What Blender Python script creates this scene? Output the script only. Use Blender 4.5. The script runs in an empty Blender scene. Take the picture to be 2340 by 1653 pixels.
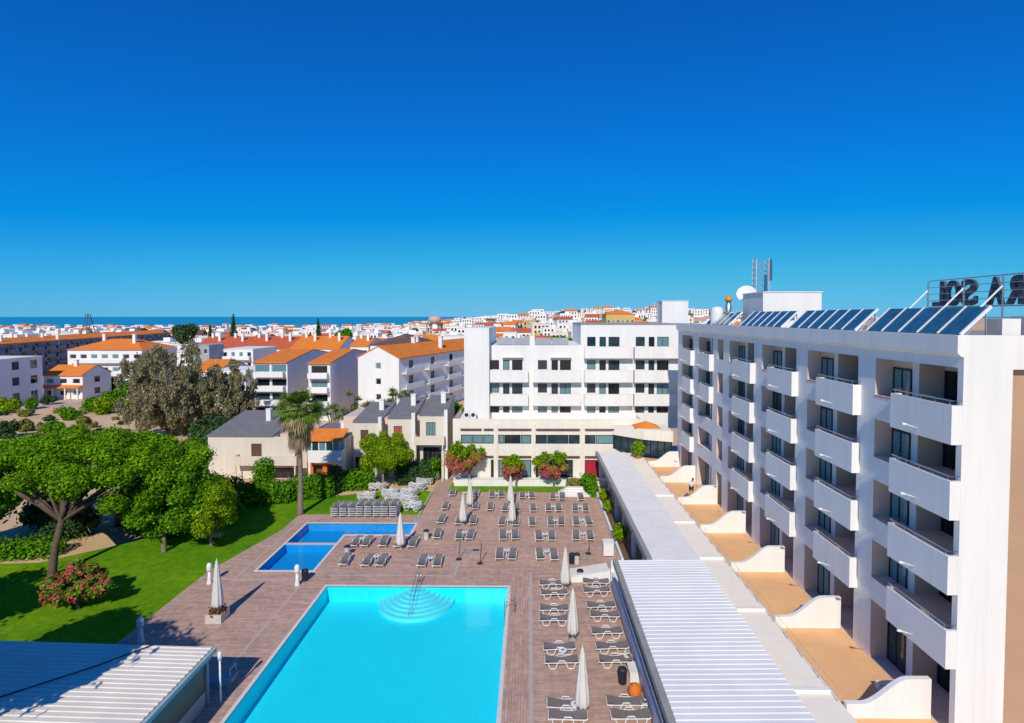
import bpy, bmesh, math, random
import numpy as np
from mathutils import Vector, Matrix
R = math.radians
random.seed(7); rng = np.random.default_rng(7)
S = bpy.context.scene
COL = S.collection

# ------------------------------------------------------------------ camera
CAMH = 20.0; FPX = 1250.0; CX = 1198.0; CY = 765.0; PITCH = R(1.88); YAW = R(0.6)
cam = bpy.data.cameras.new('camera'); co = bpy.data.objects.new('camera', cam); COL.objects.link(co)
co.location = (0, 0, CAMH); co.rotation_euler = (R(90) - PITCH, 0, YAW)
cam.sensor_width = 36; cam.lens = FPX * 36 / 2340
cam.shift_x = (1170 - CX) / 2340; cam.shift_y = (CY - 826.5) / 2340
cam.clip_start = 0.5; cam.clip_end = 120000
S.camera = co

# ------------------------------------------------------------------ sky, sun, exposure
SUN_EL = R(38); SUN_AZ = R(7)          # light travels towards +Y, a little to +X
w = bpy.data.worlds.new('World'); S.world = w; w.use_nodes = True
nt = w.node_tree; bg = nt.nodes['Background']
sk = nt.nodes.new('ShaderNodeTexSky'); sk.sky_type = 'NISHITA'; sk.sun_disc = False
sk.sun_elevation = SUN_EL; sk.sun_rotation = R(180) + SUN_AZ
sk.air_density = 1.0; sk.dust_density = 0.0; sk.ozone_density = 2.0; sk.altitude = 50
# the clear, deep blue of a coastal summer sky: per-channel grading of the whole sky
sp = nt.nodes.new('ShaderNodeSeparateColor'); cb = nt.nodes.new('ShaderNodeCombineColor'); nt.links.new(sk.outputs[0], sp.inputs[0])
for ch, (gain, off, cap, dist) in enumerate(((0.125, -0.42, 1.4, 0.5), (0.395, 0.0, 3.65, 1.3), (0.83, 0.5, 5.7, 1.6))):
    ma = nt.nodes.new('ShaderNodeMath'); ma.operation = 'MULTIPLY_ADD'; ma.inputs[1].default_value = gain; ma.inputs[2].default_value = off
    mn = nt.nodes.new('ShaderNodeMath'); mn.operation = 'SMOOTH_MIN'; mn.inputs[1].default_value = cap; mn.inputs[2].default_value = dist
    mx_ = nt.nodes.new('ShaderNodeMath'); mx_.operation = 'MAXIMUM'; mx_.inputs[1].default_value = 0.02
    nt.links.new(sp.outputs[ch], ma.inputs[0]); nt.links.new(ma.outputs[0], mn.inputs[0]); nt.links.new(mn.outputs[0], mx_.inputs[0]); nt.links.new(mx_.outputs[0], cb.inputs[ch])
nt.links.new(cb.outputs[0], bg.inputs['Color'])
bg.inputs['Strength'].default_value = 0.10
sun = bpy.data.lights.new('sun', 'SUN'); sun.energy = 2.75; sun.angle = R(0.5); sun.color = (1.0, 0.92, 0.78)
so = bpy.data.objects.new('sun', sun); COL.objects.link(so)
dirv = Vector((math.sin(SUN_AZ) * math.cos(SUN_EL), math.cos(SUN_AZ) * math.cos(SUN_EL), -math.sin(SUN_EL)))
so.rotation_euler = dirv.to_track_quat('-Z', 'Y').to_euler(); so.location = (-10, -60, 60)
S.view_settings.view_transform = 'Standard'; S.view_settings.look = 'None'
S.view_settings.exposure = 0.45; S.view_settings.gamma = 1.0; S.view_settings.use_curve_mapping = False

# ------------------------------------------------------------------ measuring: photo pixel -> place in the world
_p, _y = PITCH, YAW
FW = np.array([-math.sin(_y) * math.cos(_p), math.cos(_y) * math.cos(_p), -math.sin(_p)])
RT = np.array([math.cos(_y), math.sin(_y), 0.0]); UP = np.cross(RT, FW)
def ray(u, v): return FW + RT * (u - CX) / FPX + UP * (CY - v) / FPX
def G(u, v, z=0.0):
    r = ray(u, v); t = (z - CAMH) / r[2]; return (float(r[0] * t), float(r[1] * t))
def AY(u, v, y):
    r = ray(u, v); t = y / r[1]; return (float(r[0] * t), y, float(CAMH + r[2] * t))
def c7(x, y): return G(950 + x / 2.689, 1050 + y / 2.689)
def c6(x, y): return G(400 + x / 2.69, 1050 + y / 2.69)
def z4(x, y): return G(1100 + x / 7.175, 1120 + y / 7.175)
ORD = ['first', 'second', 'third', 'fourth', 'fifth', 'sixth', 'seventh', 'eighth', 'ninth', 'tenth', 'eleventh', 'twelfth', 'thirteenth', 'fourteenth']

# ------------------------------------------------------------------ materials
MATS = {}
def mat(name, col, rough=0.7, var=0.12, scale=1.5, bump=0.0, bscale=30, metal=0.0, spec=0.3, col2=None, trans=0.0, leaf=False, streak=False):
    if name in MATS: return MATS[name]
    m = bpy.data.materials.new(name); m.use_nodes = True; t = m.node_tree; n = t.nodes; L = t.links
    b = n['Principled BSDF']; b.inputs['Roughness'].default_value = rough; b.inputs['Metallic'].default_value = metal
    b.inputs['Specular IOR Level'].default_value = spec
    c2 = col2 or tuple(max(0, c * (1 - var * 2)) for c in col)
    tc = n.new('ShaderNodeTexCoord'); ns = n.new('ShaderNodeTexNoise'); ns.inputs['Scale'].default_value = scale
    ns.inputs['Detail'].default_value = 6; ns.inputs['Roughness'].default_value = 0.65
    if streak:
        mp = n.new('ShaderNodeMapping'); mp.inputs['Scale'].default_value = (1, 1, 0.12)
        L.new(tc.outputs['Object'], mp.inputs['Vector']); L.new(mp.outputs[0], ns.inputs['Vector'])
    else: L.new(tc.outputs['Object'], ns.inputs['Vector'])
    rp = n.new('ShaderNodeValToRGB'); rp.color_ramp.elements[0].position = 0.3; rp.color_ramp.elements[1].position = 0.72
    rp.color_ramp.elements[0].color = (*c2, 1); rp.color_ramp.elements[1].color = (*col, 1)
    if leaf:
        e3 = rp.color_ramp.elements.new(0.92); e3.color = (min(1, col[0] * 1.7 + .02), min(1, col[1] * 1.35), col[2] * 1.6, 1)
        gi = n.new('ShaderNodeNewGeometry'); ad = n.new('ShaderNodeMath'); ad.operation = 'MULTIPLY_ADD'
        ad.inputs[1].default_value = 0.5; L.new(gi.outputs['Random Per Island'], ad.inputs[0])
        sc = n.new('ShaderNodeMath'); sc.operation = 'MULTIPLY'; sc.inputs[1].default_value = 0.5
        L.new(ns.outputs[0], sc.inputs[0]); L.new(sc.outputs[0], ad.inputs[2]); L.new(ad.outputs[0], rp.inputs[0])
    else: L.new(ns.outputs[0], rp.inputs[0])
    if streak:
        m3 = n.new('ShaderNodeMapping'); m3.inputs['Scale'].default_value = (3.5, 3.5, .10); L.new(tc.outputs['Object'], m3.inputs['Vector'])
        n4 = n.new('ShaderNodeTexNoise'); n4.inputs['Scale'].default_value = 1.3; n4.inputs['Detail'].default_value = 8; n4.inputs['Roughness'].default_value = .7; L.new(m3.outputs[0], n4.inputs['Vector'])
        r4 = n.new('ShaderNodeValToRGB'); r4.color_ramp.elements[0].position = .28; r4.color_ramp.elements[1].position = .5; r4.color_ramp.elements[0].color = (.80, .78, .74, 1); r4.color_ramp.elements[1].color = (1, 1, 1, 1); L.new(n4.outputs[0], r4.inputs[0])
        m5 = n.new('ShaderNodeMix'); m5.data_type = 'RGBA'; m5.blend_type = 'MULTIPLY'; m5.inputs[0].default_value = .35; L.new(rp.outputs[0], m5.inputs['A']); L.new(r4.outputs[0], m5.inputs['B']); L.new(m5.outputs['Result'], b.inputs['Base Color'])
    else: L.new(rp.outputs[0], b.inputs['Base Color'])
    if bump > 0:
        n2 = n.new('ShaderNodeTexNoise'); n2.inputs['Scale'].default_value = bscale; n2.inputs['Detail'].default_value = 4
        L.new(tc.outputs['Object'], n2.inputs['Vector'])
        bp = n.new('ShaderNodeBump'); bp.inputs['Strength'].default_value = bump; bp.inputs['Distance'].default_value = 0.05
        L.new(n2.outputs[0], bp.inputs['Height']); L.new(bp.outputs[0], b.inputs['Normal'])
    if trans > 0:
        tr = n.new('ShaderNodeBsdfTranslucent'); mx = n.new('ShaderNodeMixShader'); mx.inputs[0].default_value = trans
        L.new(rp.outputs[0], tr.inputs['Color']); L.new(b.outputs[0], mx.inputs[1]); L.new(tr.outputs[0], mx.inputs[2])
        L.new(mx.outputs[0], n['Material Output'].inputs['Surface'])
    MATS[name] = m; return m

WHITE = mat('white_render', (0.87, 0.855, 0.825), 0.8, 0.06, 0.7, 0.06, 60, streak=True)
WHITE2 = mat('white_render_town', (0.89, 0.88, 0.86), 0.8, 0.06, 0.4, streak=True)
CREAM = mat('cream_render', (0.88, 0.82, 0.71), 0.85, 0.06, 0.8, 0.06, 60, streak=True)
BEIGE = mat('villa_render', (0.76, 0.69, 0.58), 0.85, 0.06, 0.8, 0.06, 60, streak=True)
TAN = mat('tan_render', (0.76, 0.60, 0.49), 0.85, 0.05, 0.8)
SAND = mat('patio_tile', (0.88, 0.52, 0.25), 0.8, 0.1, 0.5, col2=(0.74, 0.42, 0.20))
REDTILE = mat('red_tile', (0.55, 0.10, 0.09), 0.6, 0.1, 4)
GLASS = mat('window_glass', (0.03, 0.07, 0.09), 0.06, 0.3, 1.0, spec=0.8)
GLASS2 = mat('curtained_glass', (0.17, 0.33, 0.37), 0.12, 0.2, 6, spec=0.8)
GLASS3 = mat('dark_glass', (0.012, 0.02, 0.03), 0.05, 0.2, 1.0, spec=0.8)
DARKF = mat('dark_frame', (0.02, 0.02, 0.025), 0.4, 0.1, 3)
WHITEF = mat('white_plastic', (0.80, 0.80, 0.80), 0.45, 0.04, 3)
BROWNW = mat('brown_shutter', (0.16, 0.08, 0.055), 0.6, 0.15, 5)
ORANGE = mat('orange_tile', (0.95, 0.30, 0.045), 0.8, 0.12, 0.6, col2=(0.82, 0.22, 0.03))
RED = mat('red_tile_roof', (0.72, 0.15, 0.05), 0.8, 0.15, 0.6, col2=(0.54, 0.13, 0.06))
BROWNROOF = mat('brown_tile_roof', (0.22, 0.13, 0.10), 0.85, 0.2, 0.6)
SLATE = mat('grey_roof_felt', (0.22, 0.22, 0.225), 0.85, 0.12, 0.9, 0.1, 20)
GREYCON = mat('grey_concrete', (0.36, 0.35, 0.33), 0.85, 0.12, 1.2, 0.1, 20)
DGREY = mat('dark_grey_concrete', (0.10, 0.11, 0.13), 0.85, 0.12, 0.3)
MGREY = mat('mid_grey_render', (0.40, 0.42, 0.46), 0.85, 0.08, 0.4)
STEEL = mat('steel', (0.55, 0.56, 0.58), 0.35, 0.08, 5, metal=0.8)
SIGN = mat('sign_letter_grey', (0.10, 0.13, 0.17), 0.6, 0.2, 3)
SLING = mat('sling_fabric', (0.24, 0.21, 0.20), 0.9, 0.15, 9)
CLOTH = mat('parasol_cloth', (0.74, 0.71, 0.66), 0.9, 0.08, 4)
METALROOF = mat('white_metal_roof', (0.86, 0.86, 0.85), 0.5, 0.06, 0.5)
BARROOF = mat('bar_metal_roof', (0.84, 0.78, 0.68), 0.55, 0.08, 0.6)
SOLAR = mat('solar_collector', (0.035, 0.16, 0.27), 0.18, 0.25, 3, spec=0.9)
POOLCOP = mat('pool_coping', (0.78, 0.74, 0.70), 0.7, 0.08, 3)
BARK = mat('bark', (0.17, 0.12, 0.085), 0.95, 0.25, 3, 0.6, 14)
PALEBARK = mat('pale_bark', (0.30, 0.24, 0.18), 0.95, 0.2, 3, 0.5, 14)
ORANGEC = mat('orange_fabric', (0.75, 0.20, 0.03), 0.8, 0.1, 5)
TERRA = mat('terracotta', (0.48, 0.20, 0.09), 0.8, 0.1, 5)
DARKP = mat('dark_plastic', (0.03, 0.035, 0.05), 0.5, 0.1, 5)
YELLOW = mat('ochre_render', (0.66, 0.46, 0.18), 0.8, 0.08, 0.5)
PINKW = mat('pink_render', (0.66, 0.44, 0.36), 0.8, 0.08, 0.5)
BLUEW = mat('blue_tarp', (0.03, 0.12, 0.22), 0.6, 0.1, 1)
SOIL = mat('soil', (0.20, 0.13, 0.08), 0.95, 0.2, 0.6, 0.3, 6)
# foliage
def tile_rows(m):
    t = m.node_tree; n = t.nodes; L = t.links; rp = [x for x in n if x.type == 'VALTORGB'][0]; b = n['Principled BSDF']; tc = [x for x in n if x.type == 'TEX_COORD'][0]
    wv = n.new('ShaderNodeTexWave'); wv.bands_direction = 'DIAGONAL'; wv.inputs['Scale'].default_value = 2.2; wv.inputs['Distortion'].default_value = 0.6; wv.inputs['Detail'].default_value = 1
    L.new(tc.outputs['Object'], wv.inputs['Vector']); r2 = n.new('ShaderNodeValToRGB'); r2.color_ramp.elements[0].color = (.82, .80, .80, 1); r2.color_ramp.elements[1].color = (1, 1, 1, 1); L.new(wv.outputs[0], r2.inputs[0])
    n3 = n.new('ShaderNodeTexNoise'); n3.inputs['Scale'].default_value = 2.5; n3.inputs['Detail'].default_value = 5; L.new(tc.outputs['Object'], n3.inputs['Vector'])
    r3 = n.new('ShaderNodeValToRGB'); r3.color_ramp.elements[0].position = .3; r3.color_ramp.elements[1].position = .65; r3.color_ramp.elements[0].color = (.76, .78, .8, 1); r3.color_ramp.elements[1].color = (1, 1, 1, 1); L.new(n3.outputs[0], r3.inputs[0])
    x = rp.outputs[0]
    for r in (r2, r3):
        mx = n.new('ShaderNodeMix'); mx.data_type = 'RGBA'; mx.blend_type = 'MULTIPLY'; mx.inputs[0].default_value = .8; L.new(x, mx.inputs['A']); L.new(r.outputs[0], mx.inputs['B']); x = mx.outputs['Result']
    L.new(x, b.inputs['Base Color'])
for _m in (ORANGE, RED, BROWNROOF): tile_rows(_m)
L_PINE = mat('pine_leaf', (0.25, 0.46, 0.008), 0.7, trans=0.25, spec=0.1, col2=(0.06, 0.19, 0.004), leaf=True, scale=0.9)
L_TREE = mat('broad_leaf', (0.21, 0.43, 0.01), 0.6, trans=0.25, spec=0.1, col2=(0.045, 0.16, 0.006), leaf=True, scale=0.9)
L_HEDGE = mat('hedge_leaf', (0.15, 0.37, 0.008), 0.6, trans=0.2, spec=0.1, col2=(0.04, 0.15, 0.005), leaf=True, scale=1.4)
L_LIME = mat('lime_leaf', (0.35, 0.5, 0.008), 0.6, trans=0.3, spec=0.1, col2=(0.1, 0.22, 0.006), leaf=True, scale=0.9)
L_GREY = mat('casuarina_leaf', (0.42, 0.37, 0.20), 0.8, trans=0.2, col2=(0.12, 0.125, 0.06), leaf=True, scale=0.5)
L_DARK = mat('dark_leaf', (0.06, 0.13, 0.03), 0.7, trans=0.15, col2=(0.018, 0.05, 0.015), leaf=True, scale=0.6)
L_PINK = mat('pink_petal', (0.86, 0.15, 0.2), 0.7, trans=0.3, col2=(0.62, 0.06, 0.11), leaf=True, scale=2)
L_PALM = mat('palm_green', (0.23, 0.33, 0.025), 0.6, trans=0.2, col2=(0.07, 0.16, 0.016), leaf=True, scale=1)
L_DEAD = mat('palm_dead', (0.52, 0.38, 0.22), 0.9, trans=0.2, col2=(0.22, 0.15, 0.085), leaf=True, scale=1)
L_YUCCA = mat('yucca_leaf', (0.3, 0.38, 0.1), 0.6, trans=0.2, col2=(0.09, 0.16, 0.045), leaf=True, scale=1)
L_DRY = mat('dry_shrub', (0.34, 0.32, 0.07), 0.8, trans=0.2, col2=(0.13, 0.15, 0.03), leaf=True, scale=1)

def ground_mat():
    m = mat('dry_earth', (0.80, 0.54, 0.35), 0.95, 0.2, 0.10, 0.4, 1.5, col2=(0.52, 0.37, 0.20)); return m
def lawn_mat():
    m = mat('lawn_grass', (0.255, 0.430, 0.008), 0.9, 0.2, 0.16, 0.8, 22, col2=(0.085, 0.290, 0.005), spec=0.1)
    t = m.node_tree; n = t.nodes; L = t.links; rp = [x for x in n if x.type == 'VALTORGB'][0]
    b = n['Principled BSDF']; tc = [x for x in n if x.type == 'TEX_COORD'][0]
    n3 = n.new('ShaderNodeTexNoise'); n3.inputs['Scale'].default_value = 1.6; n3.inputs['Detail'].default_value = 9; n3.inputs['Roughness'].default_value = .75
    L.new(tc.outputs['Object'], n3.inputs['Vector'])
    mx = n.new('ShaderNodeMix'); mx.data_type = 'RGBA'; mx.blend_type = 'MULTIPLY'; mx.inputs[0].default_value = 0.8
    r2 = n.new('ShaderNodeValToRGB'); r2.color_ramp.elements[0].position = 0.3; r2.color_ramp.elements[1].position = 0.65
    r2.color_ramp.elements[0].color = (0.30, 0.42, 0.3, 1); r2.color_ramp.elements[1].color = (1, 1, 1, 1)
    L.new(n3.outputs[0], r2.inputs[0]); L.new(rp.outputs[0], mx.inputs['A']); L.new(r2.outputs[0], mx.inputs['B'])
    L.new(mx.outputs['Result'], b.inputs['Base Color']); return m
def deck_mat(name, rot):
    m = mat(name, (0.74, 0.50, 0.38), 0.85, 0.1, 0.35, 0.0, col2=(0.56, 0.38, 0.30), spec=0.2)
    t = m.node_tree; n = t.nodes; L = t.links; rp = [x for x in n if x.type == 'VALTORGB'][0]
    b = n['Principled BSDF']; tc = [x for x in n if x.type == 'TEX_COORD'][0]
    mp = n.new('ShaderNodeMapping'); mp.inputs['Rotation'].default_value = (0, 0, rot); L.new(tc.outputs['Object'], mp.inputs['Vector'])
    br = n.new('ShaderNodeTexBrick'); br.inputs['Scale'].default_value = 1.0; br.inputs['Brick Width'].default_value = 1.6
    br.inputs['Row Height'].default_value = 0.16; br.inputs['Mortar Size'].default_value = 0.012
    br.inputs['Color1'].default_value = (1, 1, 1, 1); br.inputs['Color2'].default_value = (0.72, 0.70, 0.70, 1); br.inputs['Mortar'].default_value = (0.45, 0.42, 0.42, 1)
    L.new(mp.outputs[0], br.inputs['Vector'])
    mx = n.new('ShaderNodeMix'); mx.data_type = 'RGBA'; mx.blend_type = 'MULTIPLY'; mx.inputs[0].default_value = 0.75
    L.new(rp.outputs[0], mx.inputs['A']); L.new(br.outputs['Color'], mx.inputs['B'])
    n3 = n.new('ShaderNodeTexNoise'); n3.inputs['Scale'].default_value = 2.2; n3.inputs['Detail'].default_value = 8; n3.inputs['Roughness'].default_value = 0.7
    L.new(tc.outputs['Object'], n3.inputs['Vector'])
    r2 = n.new('ShaderNodeValToRGB'); r2.color_ramp.elements[0].position = 0.35; r2.color_ramp.elements[1].position = 0.7
    r2.color_ramp.elements[0].color = (0.78, 0.74, 0.72, 1); r2.color_ramp.elements[1].color = (1.08, 1.1, 1.12, 1)
    L.new(n3.outputs[0], r2.inputs[0])
    m2 = n.new('ShaderNodeMix'); m2.data_type = 'RGBA'; m2.blend_type = 'MULTIPLY'; m2.inputs[0].default_value = 1
    L.new(mx.outputs['Result'], m2.inputs['A']); L.new(r2.outputs[0], m2.inputs['B']); L.new(m2.outputs['Result'], b.inputs['Base Color'])
    bp = n.new('ShaderNodeBump'); bp.inputs['Strength'].default_value = 0.3; bp.inputs['Distance'].default_value = 0.01
    L.new(br.outputs['Color'], bp.inputs['Height']); L.new(bp.outputs[0], b.inputs['Normal']); return m
def pool_mat(name, a, b_):
    m = mat(name, a, 0.4, 0.05, 0.35, col2=b_); t = m.node_tree; n = t.nodes; L = t.links
    rp = [x for x in n if x.type == 'VALTORGB'][0]; b = n['Principled BSDF']; tc = [x for x in n if x.type == 'TEX_COORD'][0]
    br = n.new('ShaderNodeTexBrick'); br.offset = 0; br.inputs['Scale'].default_value = 1; br.inputs['Brick Width'].default_value = 0.25; br.inputs['Row Height'].default_value = 0.25
    br.inputs['Mortar Size'].default_value = 0.01; br.inputs['Color1'].default_value = (1, 1, 1, 1); br.inputs['Color2'].default_value = (0.93, 0.95, 0.97, 1); br.inputs['Mortar'].default_value = (0.9, 0.95, 1, 1)
    L.new(tc.outputs['Object'], br.inputs['Vector'])
    mx = n.new('ShaderNodeMix'); mx.data_type = 'RGBA'; mx.blend_type = 'MULTIPLY'; mx.inputs[0].default_value = 1
    L.new(rp.outputs[0], mx.inputs['A']); L.new(br.outputs['Color'], mx.inputs['B']); L.new(mx.outputs['Result'], b.inputs['Base Color']); return m
def water_mat(name, tint):
    m = bpy.data.materials.new(name); m.use_nodes = True; t = m.node_tree; n = t.nodes; L = t.links
    n.remove(n['Principled BSDF'])
    tr = n.new('ShaderNodeBsdfTransparent'); tr.inputs[0].default_value = (*tint, 1)
    gl = n.new('ShaderNodeBsdfGlossy'); gl.inputs['Roughness'].default_value = 0.03; lw = n.new('ShaderNodeLayerWeight'); lw.inputs[0].default_value = .5
    pw = n.new('ShaderNodeMath'); pw.operation = 'POWER'; pw.inputs[1].default_value = 5; L.new(lw.outputs['Facing'], pw.inputs[0])
    fr = n.new('ShaderNodeMath'); fr.operation = 'MULTIPLY_ADD'; fr.inputs[1].default_value = .9; fr.inputs[2].default_value = .02; L.new(pw.outputs[0], fr.inputs[0])
    ns = n.new('ShaderNodeTexNoise'); ns.inputs['Scale'].default_value = 2.5; ns.inputs['Detail'].default_value = 3
    tc = n.new('ShaderNodeTexCoord'); L.new(tc.outputs['Object'], ns.inputs['Vector'])
    bp = n.new('ShaderNodeBump'); bp.inputs['Strength'].default_value = 0.12; bp.inputs['Distance'].default_value = 0.05
    L.new(ns.outputs[0], bp.inputs['Height']); L.new(bp.outputs[0], gl.inputs['Normal']); L.new(bp.outputs[0], lw.inputs['Normal'])
    mx = n.new('ShaderNodeMixShader'); L.new(fr.outputs[0], mx.inputs[0]); L.new(tr.outputs[0], mx.inputs[1]); L.new(gl.outputs[0], mx.inputs[2])
    L.new(mx.outputs[0], n['Material Output'].inputs['Surface']); return m
def sea_mat():
    m = mat('sea_water', (0.010, 0.33, 0.50), 0.35, 0.1, 0.002, 0.25, 0.05, col2=(0.008, 0.27, 0.44), spec=0.5); return m

# ------------------------------------------------------------------ mesh helpers
class MB:
    def __init__(s): s.v = []; s.f = []; s.m = []
    def quad(s, a, b, c, d, mi=0):
        i = len(s.v); s.v += [a, b, c, d]; s.f.append((i, i + 1, i + 2, i + 3)); s.m.append(mi); return s
    def box(s, x0, x1, y0, y1, z0, z1, mi=0):
        i = len(s.v)
        s.v += [(x0, y0, z0), (x1, y0, z0), (x1, y1, z0), (x0, y1, z0), (x0, y0, z1), (x1, y0, z1), (x1, y1, z1), (x0, y1, z1)]
        for q in ((0, 3, 2, 1), (4, 5, 6, 7), (0, 1, 5, 4), (1, 2, 6, 5), (2, 3, 7, 6), (3, 0, 4, 7)): s.f.append(tuple(i + k for k in q)); s.m.append(mi)
        return s
    def prism(s, pts, axis, a0, a1, mi=0):
        """pts: 2D polygon; axis 'x','y','z' = direction of extrusion"""
        n = len(pts); i = len(s.v)
        def P(p, a): return {'x': (a, p[0], p[1]), 'y': (p[0], a, p[1]), 'z': (p[0], p[1], a)}[axis]
        s.v += [P(p, a0) for p in pts] + [P(p, a1) for p in pts]
        s.f.append(tuple(range(i, i + n))); s.f.append(tuple(range(i + 2 * n - 1, i + n - 1, -1))); s.m += [mi, mi]
        for k in range(n): s.f.append((i + k, i + n + k, i + n + (k + 1) % n, i + (k + 1) % n)); s.m.append(mi)
        return s
    def tube(s, path, r, n=6, mi=0, cap=True):
        P = [Vector(p) for p in path]; rs = r if isinstance(r, (list, tuple)) else [r] * len(P); base = len(s.v)
        for k, p in enumerate(P):
            d = (P[min(k + 1, len(P) - 1)] - P[max(k - 1, 0)]).normalized()
            a = d.orthogonal().normalized() if abs(d.z) < 0.95 else Vector((1, 0, 0)); a = (a - d * a.dot(d)).normalized(); b = d.cross(a)
            for j in range(n):
                t = 2 * math.pi * j / n; q = p + (a * math.cos(t) + b * math.sin(t)) * rs[k]; s.v.append(tuple(q))
        for k in range(len(P) - 1):
            for j in range(n):
                s.f.append((base + k * n + j, base + k * n + (j + 1) % n, base + (k + 1) * n + (j + 1) % n, base + (k + 1) * n + j)); s.m.append(mi)
        if cap: s.f.append(tuple(base + j for j in range(n))[::-1]); s.f.append(tuple(base + (len(P) - 1) * n + j for j in range(n))); s.m += [mi, mi]
        return s
    def lathe(s, prof, n=16, c=(0, 0, 0), fold=None, mi=0):
        base = len(s.v)
        for (r, z) in prof:
            for j in range(n):
                t = 2 * math.pi * j / n; rr = r * (fold(t, z) if fold else 1); s.v.append((c[0] + rr * math.cos(t), c[1] + rr * math.sin(t), c[2] + z))
        for k in range(len(prof) - 1):
            for j in range(n): s.f.append((base + k * n + j, base + k * n + (j + 1) % n, base + (k + 1) * n + (j + 1) % n, base + (k + 1) * n + j)); s.m.append(mi)
        s.f.append(tuple(base + j for j in range(n))[::-1]); s.f.append(tuple(base + (len(prof) - 1) * n + j for j in range(n))); s.m += [mi, mi]
        return s
    def facade(s, o, u, W, H, holes, depth=0.18, mi=0, mr=0):
        """wall sheet: o bottom-left corner, u unit vector along the wall (outside is on the right of u -> normal = u x z), real reveals round each hole (a,b,c,d)"""
        o = Vector(o); u = Vector(u); z = Vector((0, 0, 1)); nrm = u.cross(z)
        xs = sorted({0, W, *[h[0] for h in holes], *[h[1] for h in holes]}); zs = sorted({0, H, *[h[2] for h in holes], *[h[3] for h in holes]})
        P = lambda a, b, d=0: tuple(o + u * a + z * b - nrm * d)
        for i in range(len(xs) - 1):
            for j in range(len(zs) - 1):
                ca, cb = (xs[i] + xs[i + 1]) / 2, (zs[j] + zs[j + 1]) / 2
                if any(h[0] < ca < h[1] and h[2] < cb < h[3] for h in holes): continue
                s.quad(P(xs[i], zs[j]), P(xs[i + 1], zs[j]), P(xs[i + 1], zs[j + 1]), P(xs[i], zs[j + 1]), mi)
        for (a, b, c, d) in holes:
            s.quad(P(a, c), P(b, c), P(b, c, depth), P(a, c, depth), mr); s.quad(P(a, d, depth), P(b, d, depth), P(b, d), P(a, d), mr)
            s.quad(P(a, c, depth), P(a, d, depth), P(a, d), P(a, c), mr); s.quad(P(b, c), P(b, d), P(b, d, depth), P(b, c, depth), mr)
        return s
    def mesh(s, name, *mats, smooth=False):
        me = bpy.data.meshes.new(name); me.from_pydata(s.v, [], s.f)
        for m in mats: me.materials.append(m)
        if len(mats) > 1: me.polygons.foreach_set('material_index', s.m)
        if smooth: me.polygons.foreach_set('use_smooth', [True] * len(me.polygons))
        me.update(); return me
    def build(s, name, mats, parent=None, smooth=False, loc=None, rz=0):
        if not isinstance(mats, (list, tuple)): mats = [mats]
        return link(name, s.mesh(name, *mats, smooth=smooth), parent, loc, rz)
def link(name, me, parent=None, loc=None, rz=0):
    o = bpy.data.objects.new(name, me); COL.objects.link(o)
    if parent: o.parent = parent
    if loc: o.location = loc
    if rz: o.rotation_euler = (0, 0, rz)
    return o
def empty(name, loc=(0, 0, 0), rz=0):
    o = bpy.data.objects.new(name, None); COL.objects.link(o); o.location = loc; o.rotation_euler = (0, 0, rz); o.empty_display_size = 0.3; return o
def tag(o, label, cat, group=None):
    o['label'] = label; o['category'] = cat
    if group: o['group'] = group
    return o
def struct(o, label=None):
    o['kind'] = 'structure'
    if label: o['label'] = label
    return o
def copy_tree(o, parent=None):
    c = o.copy(); COL.objects.link(c); c.parent = parent
    for ch in list(o.children): copy_tree(ch, c)
    return c
def fast_quads(name, V, mats, parent=None, loc=None):
    """V: (n,4,3) array of separate quads"""
    n = len(V); me = bpy.data.meshes.new(name); me.vertices.add(n * 4); me.vertices.foreach_set('co', V.reshape(-1).astype(np.float32))
    me.loops.add(n * 4); me.loops.foreach_set('vertex_index', np.arange(n * 4, dtype=np.int32)); me.polygons.add(n)
    me.polygons.foreach_set('loop_start', np.arange(0, n * 4, 4, dtype=np.int32)); me.polygons.foreach_set('loop_total', np.full(n, 4, dtype=np.int32))
    me.materials.append(mats); me.update(calc_edges=True); me.validate(); return link(name, me, parent, loc)
def leaf_cloud(clumps, n, size, flat=0.0, hollow=0.45, seed=0, down=0.0):
    r = np.random.default_rng(seed); C = np.array(clumps, float)
    wgt = (C[:, 3] * C[:, 4] * C[:, 5]) ** (2 / 3); idx = r.choice(len(C), n, p=wgt / wgt.sum())
    d = r.normal(size=(n, 3)); d /= np.linalg.norm(d, axis=1)[:, None]
    rad = hollow + (1.08 - hollow) * r.random(n) ** 0.55
    stray = r.random(n) < .14; rad = np.where(stray, rad * (1.0 + .5 * r.random(n)), rad)
    pos = C[idx, :3] + d * C[idx, 3:6] * rad[:, None]
    nr = d + r.normal(size=(n, 3)) * 0.55 + np.array([0, 0, 0.35 + flat]); nr /= np.linalg.norm(nr, axis=1)[:, None]
    t = np.cross(nr, r.normal(size=(n, 3))); t /= np.linalg.norm(t, axis=1)[:, None] + 1e-9; b = np.cross(nr, t)
    sz = size * (0.55 + 0.9 * r.random(n))[:, None]
    el = (1.0 + 0.9 * r.random(n))[:, None]
    t = t * sz * el * 0.5; b = b * sz * 0.5
    if down: t = t * 0.4 + np.array([0, 0, -1.0]) * sz * el * down
    return np.stack([pos - t, pos + b, pos + t, pos - b], 1)
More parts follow.
